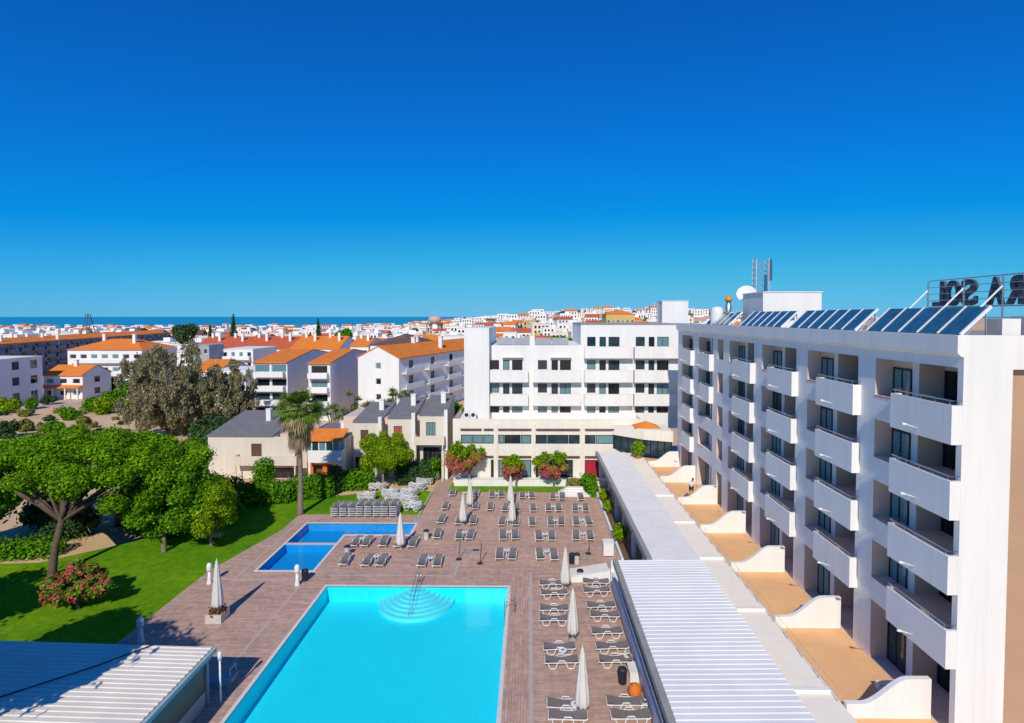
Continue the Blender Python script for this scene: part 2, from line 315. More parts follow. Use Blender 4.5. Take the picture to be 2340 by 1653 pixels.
def blobs(c, rad, n, sub, seed, zsq=1.0, shell=0.75):
    """n sub-clumps spread through an ellipsoid crown"""
    r = np.random.default_rng(seed); out = []
    for i in range(n):
        d = r.normal(size=3); d /= np.linalg.norm(d); k = shell * (0.55 + 0.45 * r.random())
        s = sub * (0.45 + 1.0 * r.random()); out.append((c[0] + d[0] * rad[0] * k, c[1] + d[1] * rad[1] * k, c[2] + d[2] * rad[2] * k, s, s, s * zsq))
    return out
def limbs(m, base, fork, tips, r0, r1, n=8, bend=0.3):
    b = Vector(base); f = Vector(fork); mid = (b + f) / 2 + Vector((random.uniform(-bend, bend), random.uniform(-bend, bend), 0)) * 0.5
    m.tube([b - Vector((0, 0, .15)), b + (mid - b) * 0.15, mid, f], [r0 * 1.35, r0 * 1.1, r0 * 0.9, r0 * 0.75], n)
    for t in tips:
        t = Vector(t); q = (f + t) / 2 + Vector((random.uniform(-.3, .3), random.uniform(-.3, .3), random.uniform(0, .4)))
        m.tube([f - (f - b) * 0.06, f + (q - f) * .5, q, t], [r0 * 0.55, r0 * .45, r0 * .35, r1], 6)
def tree(name, label, base, fork_z, clumps, nleaf, size, lm, bark, r0=0.2, cat='tree', group=None, flat=0.0, seed=1, hollow=0.45, lean=(0, 0), ntip=7, down=0.0):
    e = empty(name, (base[0], base[1], 0)); tag(e, label, cat, group)
    m = MB(); fk = (lean[0], lean[1], fork_z); rr = random.Random(seed); cl = rr.sample(clumps, min(ntip, len(clumps)))
    limbs(m, (0, 0, 0), fk, [(c[0] - base[0], c[1] - base[1], c[2] - c[5] * 0.3) for c in cl], r0, r0 * 0.15)
    m.build('trunk', bark, e, smooth=True)
    V = leaf_cloud([(c[0] - base[0], c[1] - base[1], *c[2:]) for c in clumps], nleaf, size, flat, hollow, seed, down)
    fast_quads('crown', V, lm, e); return e
WINC = {}
def window(parent, o, u, w_, h, depth=0.14, fm=DARKF, gm=GLASS, name='window', mull=(), bar=0.06, sub=True):
    """o: bottom-left on the wall plane, u: wall direction; set back by depth; frame + pane"""
    key = (round(w_, 3), round(h, 3), fm.name, mull, bar)
    if key not in WINC:
        m = MB(); t = bar
        m.box(0, w_, -.03, .03, 0, t); m.box(0, w_, -.03, .03, h - t, h); m.box(0, t, -.03, .03, t, h - t); m.box(w_ - t, w_, -.03, .03, t, h - t)
        for x in mull: m.box(x * w_ - t / 2, x * w_ + t / 2, -.03, .03, t, h - t)
        p = MB(); p.box(t, w_ - t, -.008, .012, t, h - t)
        WINC[key] = (m.mesh(name, fm), {})
        WINC[key] += (p,)
    fmsh, panes, p = WINC[key]
    if gm.name not in panes: panes[gm.name] = p.mesh('pane', gm)
    u = Vector(u); nrm = u.cross(Vector((0, 0, 1))); pos = Vector(o) - nrm * depth
    f = link(name, fmsh, parent, tuple(pos), math.atan2(u.y, u.x)); link('pane', panes[gm.name], f); return f
def rects_minus(x0, x1, y0, y1, holes):
    xs = sorted({x0, x1, *[min(max(h[0], x0), x1) for h in holes], *[min(max(h[1], x0), x1) for h in holes]})
    ys = sorted({y0, y1, *[min(max(h[2], y0), y1) for h in holes], *[min(max(h[3], y0), y1) for h in holes]}); out = []
    for i in range(len(xs) - 1):
        for j in range(len(ys) - 1):
            a, b = (xs[i] + xs[i + 1]) / 2, (ys[j] + ys[j + 1]) / 2
            if not any(h[0] < a < h[1] and h[2] < b < h[3] for h in holes): out.append((xs[i], xs[i + 1], ys[j], ys[j + 1]))
    return out

# ================================================================== SETTING
MP = (-15.05, -1.65, 12.0, 39.8)
KA = (-21.5, -11.05, 49.45, 52.1); KB = (-21.5, -17.1, 42.3, 49.45)
HOLES = [MP, KA, KB]
def smooth(t): t = min(1, max(0, t)); return t * t * (3 - 2 * t)
def uof(x, y): return 1211 + 1250 * x / max(y, 1)
def coast(u): return 1150 + 1900 * smooth((u - 820) / 500)
def hgt(x, y):
    if y < 120: return -0.06
    u = uof(x, y); k = smooth((y - 260) / 520)
    h = -0.06 + k * (24 * smooth((u - 880) / 480) * (1 - .55 * smooth((u - 1560) / 250)) - 5 * (1 - smooth((u - 700) / 400)))
    h += k * 1.5 * math.sin(x * 0.013 + 1) * math.sin(y * 0.009)
    return h - 45 * smooth((y - coast(u)) / 120)
xs = sorted(set(list(range(-2600, -400, 100)) + list(range(-400, 400, 25)) + list(range(400, 2601, 100)) + [-60, 45]))
ys = sorted(set(list(range(-200, 400, 20)) + list(range(400, 3400, 60)) + [-30, 75]))
m = MB(); idx = {}
for i, x in enumerate(xs):
    for j, y in enumerate(ys): idx[i, j] = len(m.v); m.v.append((x, y, hgt(x, y)))
for i in range(len(xs) - 1):
    for j in range(len(ys) - 1):
        if xs[i] >= -60 and xs[i + 1] <= 45 and ys[j] >= -30 and ys[j + 1] <= 75: continue
        m.f.append((idx[i, j], idx[i + 1, j], idx[i + 1, j + 1], idx[i, j + 1])); m.m.append(0)
for (a, b, c, d) in rects_minus(-60, 45, -30, 75, HOLES): m.quad((a, c, -.06), (b, c, -.06), (b, d, -.06), (a, d, -.06))
struct(m.build('ground', ground_mat(), smooth=True))
m = MB(); m.quad((-60000, 900, -14), (60000, 900, -14), (60000, 90000, -14), (-60000, 90000, -14)); struct(m.build('sea', sea_mat()))
LAWN = lawn_mat()
m = MB(); P = [(-60, 5), (-24.5, 5), (-22.0, 54), (-11, 54.3), (-11, 61.8), (-14, 63), (-24, 59.5), (-31, 56.5), (-35, 48), (-40, 43.5), (-60, 42)]
m.v = [(x, y, -.03) for x, y in P]; m.f = [tuple(range(len(P)))]; m.m = [0]; struct(m.build('lawn', LAWN))
m = MB(); m.quad((-9.4, 61.75, -.03), (5.8, 61.75, -.03), (5.8, 65.2, -.03), (-9.4, 65.2, -.03)); struct(m.build('lawn_strip', LAWN))
DECK = deck_mat('deck_boards', 0); DECK2 = deck_mat('deck_boards_along', R(90))
m = MB()
margin = [(-1.65, 0.0, 12, 42.0)]
for (a, b, c, d) in rects_minus(-23.3, 11.0, 5, 54.5, HOLES + margin): m.quad((a, c, 0), (b, c, 0), (b, d, 0), (a, d, 0))
m.quad((-11, 54.5, 0), (7.6, 54.5, 0), (7.6, 61.7, 0), (-11, 61.7, 0))
i = len(m.v); m.v += [(-25.3, 5, 0), (-23.3, 5, 0), (-23.3, 50.5, 0), (-25.3, 42, 0)]; m.f.append((i, i + 1, i + 2, i + 3)); m.m.append(0)
struct(m.build('pool_deck', DECK))
m = MB(); m.quad((-1.65, 12, 0), (0, 12, 0), (0, 42, 0), (-1.65, 42, 0)); struct(m.build('pool_deck_margin', DECK2))
m = MB(); m.quad((-11.2, 61.7, -.02), (-9.4, 61.7, -.02), (-9.2, 75, -.02), (-10.8, 75, -.02)); struct(m.build('garden_path', mat('path_paving', (0.50, 0.36, 0.27), 0.9, 0.1, 2)))
# light drainage strips set into the deck
STRIP = mat('pale_paving_strip', (0.56, 0.49, 0.44), 0.8, 0.1, 3)
for (a, b, c, d) in [(-15.6, -5.9, 41.45, 41.62), (-5.9, -5.73, 41.45, 45.2), (-23.6, -17.2, 40.75, 40.92), (-17.2, -17.05, 20, 40.92), (-.02, .16, 12, 42.1), (-22.6, -22.45, 40.92, 53.6), (-11.3, -11.15, 52.7, 61.7), (-22.45, -11.15, 53.45, 53.6)]:
    m = MB(); m.quad((a, c, .004), (b, c, .004), (b, d, .004), (a, d, .004)); struct(m.build('paving_strip', STRIP))

# ------------------------------------------------------------------ pools
def pool(name, label, rects, depth, pm, wt, water_name, coping):
    e = empty(name, (0, 0, 0)); tag(e, label, 'pool')
    m = MB()
    allx = rects
    for (a, b, c, d) in rects: m.quad((a, c, -depth), (b, c, -depth), (b, d, -depth), (a, d, -depth))
    for (a, b, c, d, nx, ny) in coping['walls']: m.quad((a, c, -depth), (b, d, -depth), (b, d, 0), (a, c, 0))
    m.build('basin', pm, e)
    m = MB()
    for (a, b, c, d) in coping['strips']: m.box(a, b, c, d, -.05, .025)
    m.build('coping', POOLCOP, e)
    m = MB()
    for (a, b, c, d) in rects: m.quad((a, c, -.07), (b, c, -.07), (b, d, -.07), (a, d, -.07))
    m.build('water', wt, e); return e
PM = pool_mat('pool_tile', (0.020, 0.84, 0.92), (0.016, 0.79, 0.90)); KM = pool_mat('kid_pool_tile', (0.010, 0.40, 0.74), (0.008, 0.35, 0.70))
a, b, c, d = MP; q = .22
main = pool('swimming_pool', 'large bright turquoise swimming pool with round steps at its far end', [MP], 1.15, PM, water_mat('pool_water', (0.90, 0.99, 1.0)), 'w',
    dict(walls=[(a, a, c, d, 1, 0), (b, b, d, c, -1, 0), (b, a, d, d, 0, -1), (a, b, c, c, 0, 1)], strips=[(a - q, a, c, d + q), (b, b + q, c, d + q), (a, b, d, d + q)]))
STEP = mat('pool_step', (0.14, 0.85, 0.92), 0.5, 0.05, 2)
sx = -8.35
for k in range(7):
    r = 0.62 + 0.36 * k; zt = -.12 - .125 * k; m = MB(); n = 28
    r0 = r - .40 if k else 0
    pts = [(sx + r * math.cos(math.pi + math.pi * j / n), d - r * abs(math.sin(math.pi * j / n))) for j in range(n + 1)]
    if k: pts += [(sx + r0 * math.cos(-math.pi * j / n), d - r0 * abs(math.sin(math.pi * j / n))) for j in range(n + 1)]
    m.prism([(x, min(y, d - .004 * (k + 1))) for x, y in pts], 'z', -1.145, zt); m.build('step', STEP, main)
rail = MB()
for dx in (-.1, .12): rail.tube([(sx + dx, 40.5, 0), (sx + dx, 40.45, .75), (sx + dx, 40.1, .88), (sx + dx, 38.0, .25), (sx + dx, 37.4, -.5), (sx + dx, 37.3, -1.2)], .025, 6)
rail.build('handrail', STEEL, main, smooth=True)
lad = MB()
for dy in (-.28, .28): lad.tube([(-1.05, 36.6 + dy, 0), (-1.05, 36.6 + dy, .75), (-1.4, 36.6 + dy, .85), (-1.72, 36.6 + dy, .7), (-1.72, 36.6 + dy, -1.0)], .028, 6)
for zz in (-.25, -.55, -.85): lad.box(-1.76, -1.68, 36.34, 36.86, zz - .02, zz + .02)
lad.build('ladder', STEEL, main, smooth=True)
a, b, c, d = KA; a2, b2, c2, d2 = KB
kid = pool('shallow_pool', 'L-shaped deep blue shallow pool with white edging behind the main pool', [KA, KB], .75, KM, water_mat('kid_water', (0.70, 0.92, 1.0)), 'w',
    dict(walls=[(a, a, c2, d, 1, 0), (b, b, d, c, 0, 0), (b, a, d, d, 0, 0), (b2, b, c, c, 0, 0), (b2, b2, c, c2, 0, 0), (a2, b2, c2, c2, 0, 0)],
         strips=[(a - q, a, c2 - q, d + q), (b, b + q, c - q, d + q), (a, b, d, d + q), (b2, b, c - q, c), (b2, b2 + q, c2 - q, c - q), (a2, b2, c2 - q, c2)]))
m = MB(); m.box(a2 + .003, b2 - .003, 47.3, 47.5, -.745, -.03); m.build('divider_wall', KM, kid)
m = MB(); m.box(a2 + .003, b2 - .003, 47.25, 47.55, -.027, .02); m.build('divider', mat('divider_tile', (0.78, 0.56, 0.46), 0.7, 0.1, 3), kid)

# ================================================================== HOTEL WING (right)
XF, XB, X1, X2 = 16.4, 16.0, 17.2, 18.05
FL = [15.2 - 2.9 * k for k in range(5)]        # floor levels, ground floor last
YE = 20.8; YN = 60.6
wing = empty('hotel_wing', (XF, YE, 0)); tag(wing, 'long white hotel wing with columns of boxy balconies and rooftop solar panels', 'building')
def wl(m, name, mats, parent=None, smooth=False):      # build in world numbers, parent to the wing
    o = m.build(name, mats, parent or wing, smooth)
    if not parent: o.location = (-XF, -YE, 0)
    return o
BAYS = [(21.08 + 6.35 * i, 26.05 + 6.35 * i, 'full') for i in range(4)] + [(46.5, 47.9, 'slot'), (49.2, 53.3, 'mid'), (54.9, 59.0, 'full2')]
body = MB()
body.box(X2 + .25, 34, YE + .6, YN, 0, 18.9)
holes = []
for (ya, yb, t) in BAYS:
    for k, f in enumerate(FL): holes.append((YN - yb, YN - ya, f + .004 if k == 4 else f + 1.1, f + 2.84))
# facade sheet faces -X: run u from far (+Y) to near (-Y)
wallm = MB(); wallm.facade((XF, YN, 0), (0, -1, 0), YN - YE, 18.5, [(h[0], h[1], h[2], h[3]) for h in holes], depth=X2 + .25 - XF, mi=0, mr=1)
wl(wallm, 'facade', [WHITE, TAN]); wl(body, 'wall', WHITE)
em = MB(); em.facade((XF, YE, 0), (1, 0, 0), 17.6, 19.3, [(1.85, 6.5, 3.0, 18.0)], depth=.35, mi=0, mr=0); wl(em, 'end_wall', WHITE)
em = MB(); em.box(18.3, 22.86, YE + .33, YE + .37, 3.0, 18.0); wl(em, 'tan_panel', mat('end_panel_tan', (0.52, 0.33, 0.21), 0.85, 0.08, 0.3))
fm = MB()
fm.prism([(16.15, 19.3), (16.15, 18.62), (16.32, 18.47), (16.75, 18.47), (16.75, 19.3)], 'y', YE - .004, YN); wl(fm, 'roof_parapet', WHITE)
fm = MB(); fm.box(16.75, 34, YE + .3, YN, 18.9, 18.96); wl(fm, 'roof_deck', GREYCON)
# recesses: stepped back walls, floors, doors, ledges
bal_rail = None
for bi, (ya, yb, t) in enumerate(BAYS):
    L_ = yb - ya; ym = ya + L_ * 0.64
    bm = MB()
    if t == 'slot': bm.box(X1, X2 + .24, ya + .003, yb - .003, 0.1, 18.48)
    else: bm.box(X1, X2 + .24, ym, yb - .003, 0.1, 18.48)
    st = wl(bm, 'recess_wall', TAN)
    wm = MB()
    if t != 'slot':
        wm.box(X1 - .02, X1 - .003, ym - .004, ym + .42, 0.1, 18.47); wl(wm, 'white_pier', WHITE)
    for k, f in enumerate(FL):
        fb = MB(); fb.box(XF + .01, X2 + .245, ya + .004, yb - .004, f - .055, f + .003); wl(fb, 'floor', REDTILE)
        if t == 'slot':
            window(wing, (X1 - XF, yb - .2 - YE, f + .9), (0, -1, 0), 1.0, 1.3, depth=-.035, gm=GLASS3); continue
        g = random.choice([GLASS2, GLASS2, GLASS])
        dw = 1.24 if L_ > 4.5 else 1.0
        window(wing, (X1 - XF, yb - .12 - YE, f + .01), (0, -1, 0), dw, 2.42, depth=-.035, gm=g, name='balcony_door', mull=(.5,), bar=.08)
        window(wing, (X2 + .25 - XF, ym - .08 - YE, f + .01), (0, -1, 0), 1.15 if L_ > 4.5 else .9, 2.42, depth=-.035, gm=random.choice([GLASS3, GLASS2]), name='balcony_door', mull=(.5,), bar=.12)
        if k < 4:
            yl = ya + L_ * .65
            lb = MB(); lb.box(XF + .004, X1 - .004, yl, yb - .006, f + .004, f + 1.04); lg = wl(lb, 'ledge', WHITE)
            lt = MB(); lt.box(XF - .02, X1 - .004, yl, yb - .006, f + 1.04, f + 1.09); lt.build('ledge_tile', REDTILE, lg)
        if k < 4 and not (t == 'mid' and k > 1):
            y0, y1 = ya - .27, ya + L_ * .655; zt, zb = f + 1.42, f - .08
            b_ = MB(); b_.box(XB, XB + .13, y0, y1, zb, zt); b_.box(XB + .13, XF + .02, y0, y0 + .13, zb, zt); b_.box(XB + .13, XF + .02, y1 - .13, y1, zb, zt); b_.box(XB + .13, XF + .3, y0 + .13, y1 - .13, zb, zb + .12)
            bo = wl(b_, 'balcony', WHITE)
            r_ = MB(); zz = zt + .17
            r_.tube([(XF + .1, y0 + .07, zz), (XB + .07, y0 + .07, zz), (XB + .07, y1 - .07, zz), (XF + .1, y1 - .07, zz)], .03, 6)
            for yy in np.linspace(y0 + .2, y1 - .2, 5): r_.tube([(XB + .07, yy, zt - .01), (XB + .07, yy, zz)], .016, 5)
            r_.build('railing', STEEL, bo, smooth=True)
            la = MB(); yy = y0 + (y1 - y0) * .52; la.tube([(XB + .01, yy, zb + .28), (XB - .42, yy, zb + .42)], .022, 6); la.tube([(XB - .40, yy, zb + .41), (XB - .62, yy, zb + .46)], [.05, .06], 8); la.build('spout_lamp', WHITEF, bo, smooth=True)
        elif k < 4:
            b_ = MB(); b_.box(XF + .003, XF + .14, ya + .004, ya + L_ * .64, f + .004, f + 1.2); wl(b_, 'parapet', WHITE)

for i, (yy, f) in enumerate(((22.3, FL[3]), (28.9, FL[1]), (35.2, FL[2]))):
    e = empty('balcony_table', (16.95, yy, f + .004)); tag(e, ['round wicker table on the nearest column third-down balcony', 'round wicker table on a balcony of the second column', 'round wicker table on a balcony of the third column'][i], 'table', 'wicker balcony tables'); m = MB(); m.lathe([(.38, .68), (.4, .7), (.38, .73), (.02, .735)], 18); m.build('table_top', TERRA, e); m = MB(); m.lathe([(.25, 0), (.06, .06), (.05, .68)], 10); m.build('stem', BROWNW, e)
# ------------------------------------------------------------------ solar arrays on the wing roof
def solar(ynear, n, label):
    e = empty('solar_array', (16.35, ynear, 19.3)); tag(e, label, 'solar panel', 'rooftop solar arrays')
    wd = 1.16
    for i in range(n):
        m = MB(); y0 = i * wd + .05; y1 = (i + 1) * wd - .03
        pr = [(0, .03), (.05, -.02), (1.14, 1.03), (1.09, 1.08)]
        m.prism(pr, 'y', y0, y1); m.build('panel', SOLAR, e)
        m = MB(); m.prism([(-.02, .06), (.05, -.03), (1.17, 1.04), (1.10, 1.13)], 'y', y1 + .003, y1 + .075); m.build('panel_frame', WHITEF, e)
    m = MB(); m.prism([(-.02, .06), (.05, -.03), (1.17, 1.04), (1.10, 1.13)], 'y', -.03, .045); m.build('panel_frame', WHITEF, e)
    m = MB()
    for yy in np.linspace(.2, n * wd - .2, 3): m.tube([(1.1, yy, 1.0), (1.15, yy, -.34)], .03, 5); m.tube([(1.12, yy, .9), (.1, yy, -.34)], .025, 5)
    m.build('rack', STEEL, e); return e
solar(20.95, 5, 'nearest solar array of five blue panels beside the roof sign')
solar(27.7, 6, 'second solar array from the camera along the wing roof edge')
solar(35.8, 6, 'third solar array, in front of the white rooftop plant box')
solar(45.2, 5, 'farthest solar array, small, near the far roof corner')
# ------------------------------------------------------------------ roof sign, seen from behind
SXp = 24.0
def sy(u): return SXp * 1250 / ((u - 1211) * .988)
sg = empty('roof_sign', (SXp, 26, 18.96)); tag(sg, 'large rooftop lettering on a steel lattice, read from behind as mirrored letters', 'sign')
yf, ynr = sy(2125), 24.0; zb, zt = 20.55, 22.12
m = MB()
for k in range(5): zz = zb + (zt - zb) * k / 4; m.tube([(0, yf - 26, zz - 18.96), (0, ynr - 26, zz - 18.96)], .022 if 0 < k < 4 else .035, 5)
m.build('lattice_bar', STEEL, sg)
for yy in (yf, sy(2206), sy(2295), 24.8):
    m = MB(); m.tube([(-.05, yy - 26, 0), (-.05, yy - 26, zt - 18.96)], .05, 6); m.build('post', STEEL, sg)
    m = MB(); m.tube([(-.08, yy - 26, 2.6), (-2.6, yy - 26, .05)], .045, 6); m.build('brace', WHITEF, sg)
def letter(ch, y0, wd, hz):
    cu = bpy.data.curves.new('letter', 'FONT'); cu.body = ch; cu.size = 1; cu.extrude = .05; cu.offset = .02
    ob = bpy.data.objects.new('tmp', cu); COL.objects.link(ob); dg = bpy.context.evaluated_depsgraph_get(); dg.update()
    me = bpy.data.meshes.new_from_object(ob.evaluated_get(dg)); bpy.data.objects.remove(ob)
    co_ = np.array([v.co[:] for v in me.vertices]); lo, hi = co_.min(0), co_.max(0)
    for v in me.vertices:
        a = (v.co.x - lo[0]) / (hi[0] - lo[0]); b = (v.co.y - lo[1]) / (hi[1] - lo[1]); v.co = (.12 + v.co.z * 2.2, y0 - 26 + a * wd, zb + .06 - 18.96 + b * hz)
    me.materials.clear(); me.materials.append(SIGN); link('letter', me, sg)
hz = zt - zb - .12
for ch, ua, ub in [('L', 2156, 2132), ('O', 2190, 2161), ('S', 2228, 2195), ('A', 2289, 2254), ('R', 2335, 2298)]:
    letter(ch, sy(ua), sy(ub) - sy(ua), hz)
for i, (ch, y0) in enumerate([('U', 25.1), ('O', 24.0)]): letter(ch, y0, .9, hz)
# rooftop plant
e = empty('rooftop_plant_room', (18, 42.5, 18.96)); tag(e, 'white box-shaped plant room on the wing roof', 'plant room')
m = MB(); m.box(0, 4.5, 0, 4.0, 0, 2.9); m.build('wall', WHITE, e); m = MB(); m.box(-.06, 4.56, -.06, 4.06, 2.9, 2.98); m.build('roof', WHITE, e)
m = MB(); m.box(1.2, 2.4, -.45, -.02, 1.1, 1.25); m.build('door_canopy', DARKF, e)
e = empty('satellite_dish', (18.6, 47.3, 21.3)); tag(e, 'white satellite dish on the roof beside the lattice mast', 'antenna')
m = MB(); m.lathe([(.02, 0), (.35, .05), (.62, .16), (.8, .32), (.82, .32), (.63, .12), (.36, .01), (.02, -.04)], 20); o = m.build('dish', WHITEF, e, smooth=True); o.rotation_euler = (R(60), 0, R(-20)); o.location = (0, 0, .5)
m = MB(); m.tube([(0, .1, -2.35), (0, .1, .45)], .06, 6); m.build('pole', STEEL, e)
e = empty('lattice_mast', (20.3, 48.5, 18.96)); tag(e, 'lattice telecom mast with panel antennas above the plant room', 'mast')
for (dx, dy) in ((-.55, -.4), (.55, -.4), (.55, .4), (-.55, .4)):
    m = MB(); m.tube([(dx, dy, 0), (dx, dy, 6.1)], .05, 6); m.build('leg', mat('mast_paint', (0.62, 0.55, 0.58), 0.5), e)
m = MB()
for k in range(12):
    z = .4 + k * .48; c = [(-.55, -.4), (.55, -.4), (.55, .4), (-.55, .4)]
    for i in range(4): m.tube([(*c[i], z), (*c[(i + 1) % 4], z)], .022, 4); m.tube([(*c[i], z), (*c[(i + 1) % 4], z + .48)], .018, 4)
m.build('bracing', STEEL, e)
for (dx, dy, z) in ((.75, -.3, 4.2), (.95, .2, 4.6), (.2, -.6, 3.2)): m = MB(); m.box(dx - .1, dx + .1, dy - .08, dy + .08, z, z + 1.5); m.build('panel_antenna', mat('antenna_blue', (0.05, 0.13, 0.25), 0.5), e)
e = empty('vent_stack', (17.5, 48.5, 18.96)); tag(e, 'grey flue with an orange cowl on the wing roof', 'chimney')
m = MB(); m.lathe([(.28, 0), (.28, 2.0), (.2, 2.1), (.2, 2.4)], 10); m.build('flue', STEEL, e, smooth=True)
m = MB(); m.lathe([(.3, 2.4), (.34, 2.55), (.2, 2.85), (.05, 2.9)], 10); m.build('cowl', mat('orange_cowl', (0.75, 0.33, 0.04), 0.6), e, smooth=True)
e = empty('water_tank', (16.9, 49.6, 18.96)); tag(e, 'pale rounded tank on the far end of the wing roof', 'tank')
m = MB(); m.lathe([(.55, .2), (.6, .4), (.6, 1.5), (.45, 1.85), (.1, 1.95)], 14); m.build('tank_body', WHITEF, e, smooth=True); m = MB(); m.box(-.65, .65, -.65, .65, 0, .2); m.build('plinth', GREYCON, e)
e = empty('parapet_block', (17.3, YE + .02, 19.3)); tag(e, 'low white block wall with a dark conduit at the near end of the roof', 'wall')
m = MB(); m.box(.6, 1.3, .1, .9, 0, .62); m.box(1.6, 2.4, .1, .9, 0, .72); m.build('block', WHITE, e); m = MB(); m.tube([(1.45, .05, -.1), (1.45, .05, 1.3)], .035, 6); m.build('conduit', DARKP, e)
for i, (x, y) in enumerate(((19.9, 21.6), (20.6, 23.2), (21.4, 21.4))):
    e = empty('roof_vent', (x, y, 18.96)); tag(e, ['ochre ventilation unit near the roof sign foot', 'ochre ventilation unit behind the other two by the sign', 'ochre ventilation unit at the right photo edge under the sign'][i], 'vent', 'ochre roof units')
    m = MB(); m.box(-.5, .5, -.5, .5, 0, .8); m.build('casing', YELLOW, e); m = MB(); m.box(-.55, .55, -.55, .55, .8, .88); m.build('lid', DARKF, e)

# ================================================================== MAIN HOTEL BLOCK (behind the deck)
YL, YU = 65.2, 68.6
blk = empty('hotel_main_block', (-9, YL, 0)); tag(blk, 'white hotel block facing the pool, with window rows above a terrace and restaurant', 'building')
def bl(m, name, mats, parent=None, smooth=False):
    o = m.build(name, mats, parent or blk, smooth)
    if not parent: o.location = (9, -YL, 0)
    return o
def zx(xz, y): return AY(1000 + xz / 3.38, 800, y)[0]
def zz_(yz, y): return AY(1300, 640 + yz / 3.38, y)[2]
def bwin(x0, x1, z0, z1, y, **k): return window(blk, (x0 + 9, y - YL, z0), (1, 0, 0), x1 - x0, z1 - z0, **k)
# upper storeys
ux0, uxa, uxb, ux1 = zx(405, YU) - .9, zx(405, YU), zx(1105, YU), zx(1860, YU)
zA, zB = zz_(505, YU), zz_(345, YU); zter = zz_(1075, YL)
cols = [((405, 475), (505, 555), (575, 655)), ((775, 845), (880, 930), (945, 1030)), ((1155, 1220), (1250, 1300), (1320, 1405)), ((1530, 1600), (1630, 1675), (1695, 1785))]
rows = [(440, 512), (620, 692), (800, 872), (978, 1066)]
hl = []; wl_ = []
for ci, cc in enumerate(cols):
    for ri, (ra, rb) in enumerate(rows):
        if ri == 0 and ci < 2: continue
        for wi, (a, b) in enumerate(cc):
            x0, x1 = zx(a, YU), zx(b, YU); z1 = zz_(ra, YU); z0 = zz_(rb, YU) - (.5 if wi else 0)
            if ri == 3: z0 = max(z0, zter + .15)
            hl.append((x0, x1, z0, z1)); wl_.append((x0, x1, z0, z1, wi, ri))
m = MB()
hA = [h for h in hl if h[0] < uxb]; hB = [h for h in hl if h[0] >= uxb]
zt0 = 6.0
m.facade((ux0, YU, zt0), (1, 0, 0), uxb - ux0, zA - zt0, [(h[0] - ux0, h[1] - ux0, h[2] - zt0, h[3] - zt0) for h in hA], .22)
m.facade((uxb, YU, zt0), (1, 0, 0), ux1 - uxb, zB - zt0, [(h[0] - uxb, h[1] - uxb, h[2] - zt0, h[3] - zt0) for h in hB], .22)
m.quad((ux0, YU, zA), (uxb, YU, zA), (uxb, YU + 13, zA), (ux0, YU + 13, zA)); m.quad((uxb, YU, zB), (ux1, YU, zB), (ux1, YU + 13, zB), (uxb, YU + 13, zB))
m.quad((uxb, YU, zA), (uxb, YU, zB), (uxb, YU + 13, zB), (uxb, YU + 13, zA)); m.quad((ux0, YU, zt0), (ux0, YU, zA), (ux0, YU + 13, zA), (ux0, YU + 13, zt0))
m.quad((ux0, YU + 13, zt0), (ux0, YU + 13, zA), (ux1, YU + 13, zA), (ux1, YU + 13, zt0)); m.quad((ux1, YU + 13, zt0), (ux1, YU + 13, zB), (ux1, YU, zB), (ux1, YU, zt0))
bl(m, 'wall', WHITE)
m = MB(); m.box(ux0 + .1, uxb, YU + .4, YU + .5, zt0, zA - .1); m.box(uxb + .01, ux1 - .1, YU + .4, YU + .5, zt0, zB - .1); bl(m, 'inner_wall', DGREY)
m = MB(); m.box(uxb - .05, ux1 + .1, YU - .08, YU + 13.1, zB + .004, zB + .14); bl(m, 'roof_coping', GREYCON)
lx0, lx1 = zx(205, 67), ux0; zl = zz_(372, 67)
m = MB(); m.box(lx0, lx1 + .9, 67.0, YU + 12, 6.0, zl); bl(m, 'stair_tower', WHITE)
for (x0, x1, z0, z1, wi, ri) in wl_:
    bwin(x0, x1, z0, z1, YU, depth=.14, gm=random.choice([GLASS, GLASS, GLASS2, GLASS3]), mull=(.5,) if wi == 2 else (), name='window' if wi == 0 else 'balcony_door', fm=DARKF if ri < 3 else BROWNW)
# balcony bands, one per room bay and floor
bands = [(700, 792), (885, 972)]
spans = [(345, 700), (735, 1110), (1135, 1512), (1522, 1870)]
for ci, (a, b) in enumerate(spans):
    for (za, zb_) in ([(518, 606)] if ci > 1 else []) + bands:
        x0, x1 = zx(a, YU - .9), zx(b, YU - .9); z1, z0 = zz_(za, YU - .9), zz_(zb_, YU - .9)
        m = MB(); m.box(x0, x1, YU - .95, YU - .82, z0, z1); m.box(x0, x1, YU - .82, YU - .003, z0, z0 + .15); m.box(x0, x0 + .12, YU - .82, YU - .003, z0 + .15, z1 - .003); m.box(x1 - .12, x1, YU - .82, YU - .003, z0 + .15, z1 - .003)
        bl(m, 'balcony', WHITE)
        m = MB(); m.box(x0, x1, YU - .96, YU - .8, z1 + .002, z1 + .05); m.build('coping', CREAM, blk, loc=(9, -YL, 0))
# hoods over second row of left half
for (a, b) in ((500, 660), (872, 1032)):
    m = MB(); x0, x1 = zx(a, YU), zx(b, YU); z = zz_(600, YU); m.box(x0, x1, YU - .5, YU - .003, z, z + .1); bl(m, 'window_hood', CREAM)
# roof terrace rail on the lower half roof
for k, (a, b) in enumerate(((455, 580), (585, 715), (755, 880), (885, 1010))):
    m = MB(); x0, x1 = zx(a, YU), zx(b, YU); m.box(x0, x1, YU + .1, YU + .16, zA + .08, zA + .95); bl(m, 'roof_railing', MGREY)
m = MB(); x0 = zx(730, YU); m.box(x0 - .3, x0 + .3, YU + .05, YU + .4, zA + .003, zA + 1.2); bl(m, 'roof_pillar', WHITE)
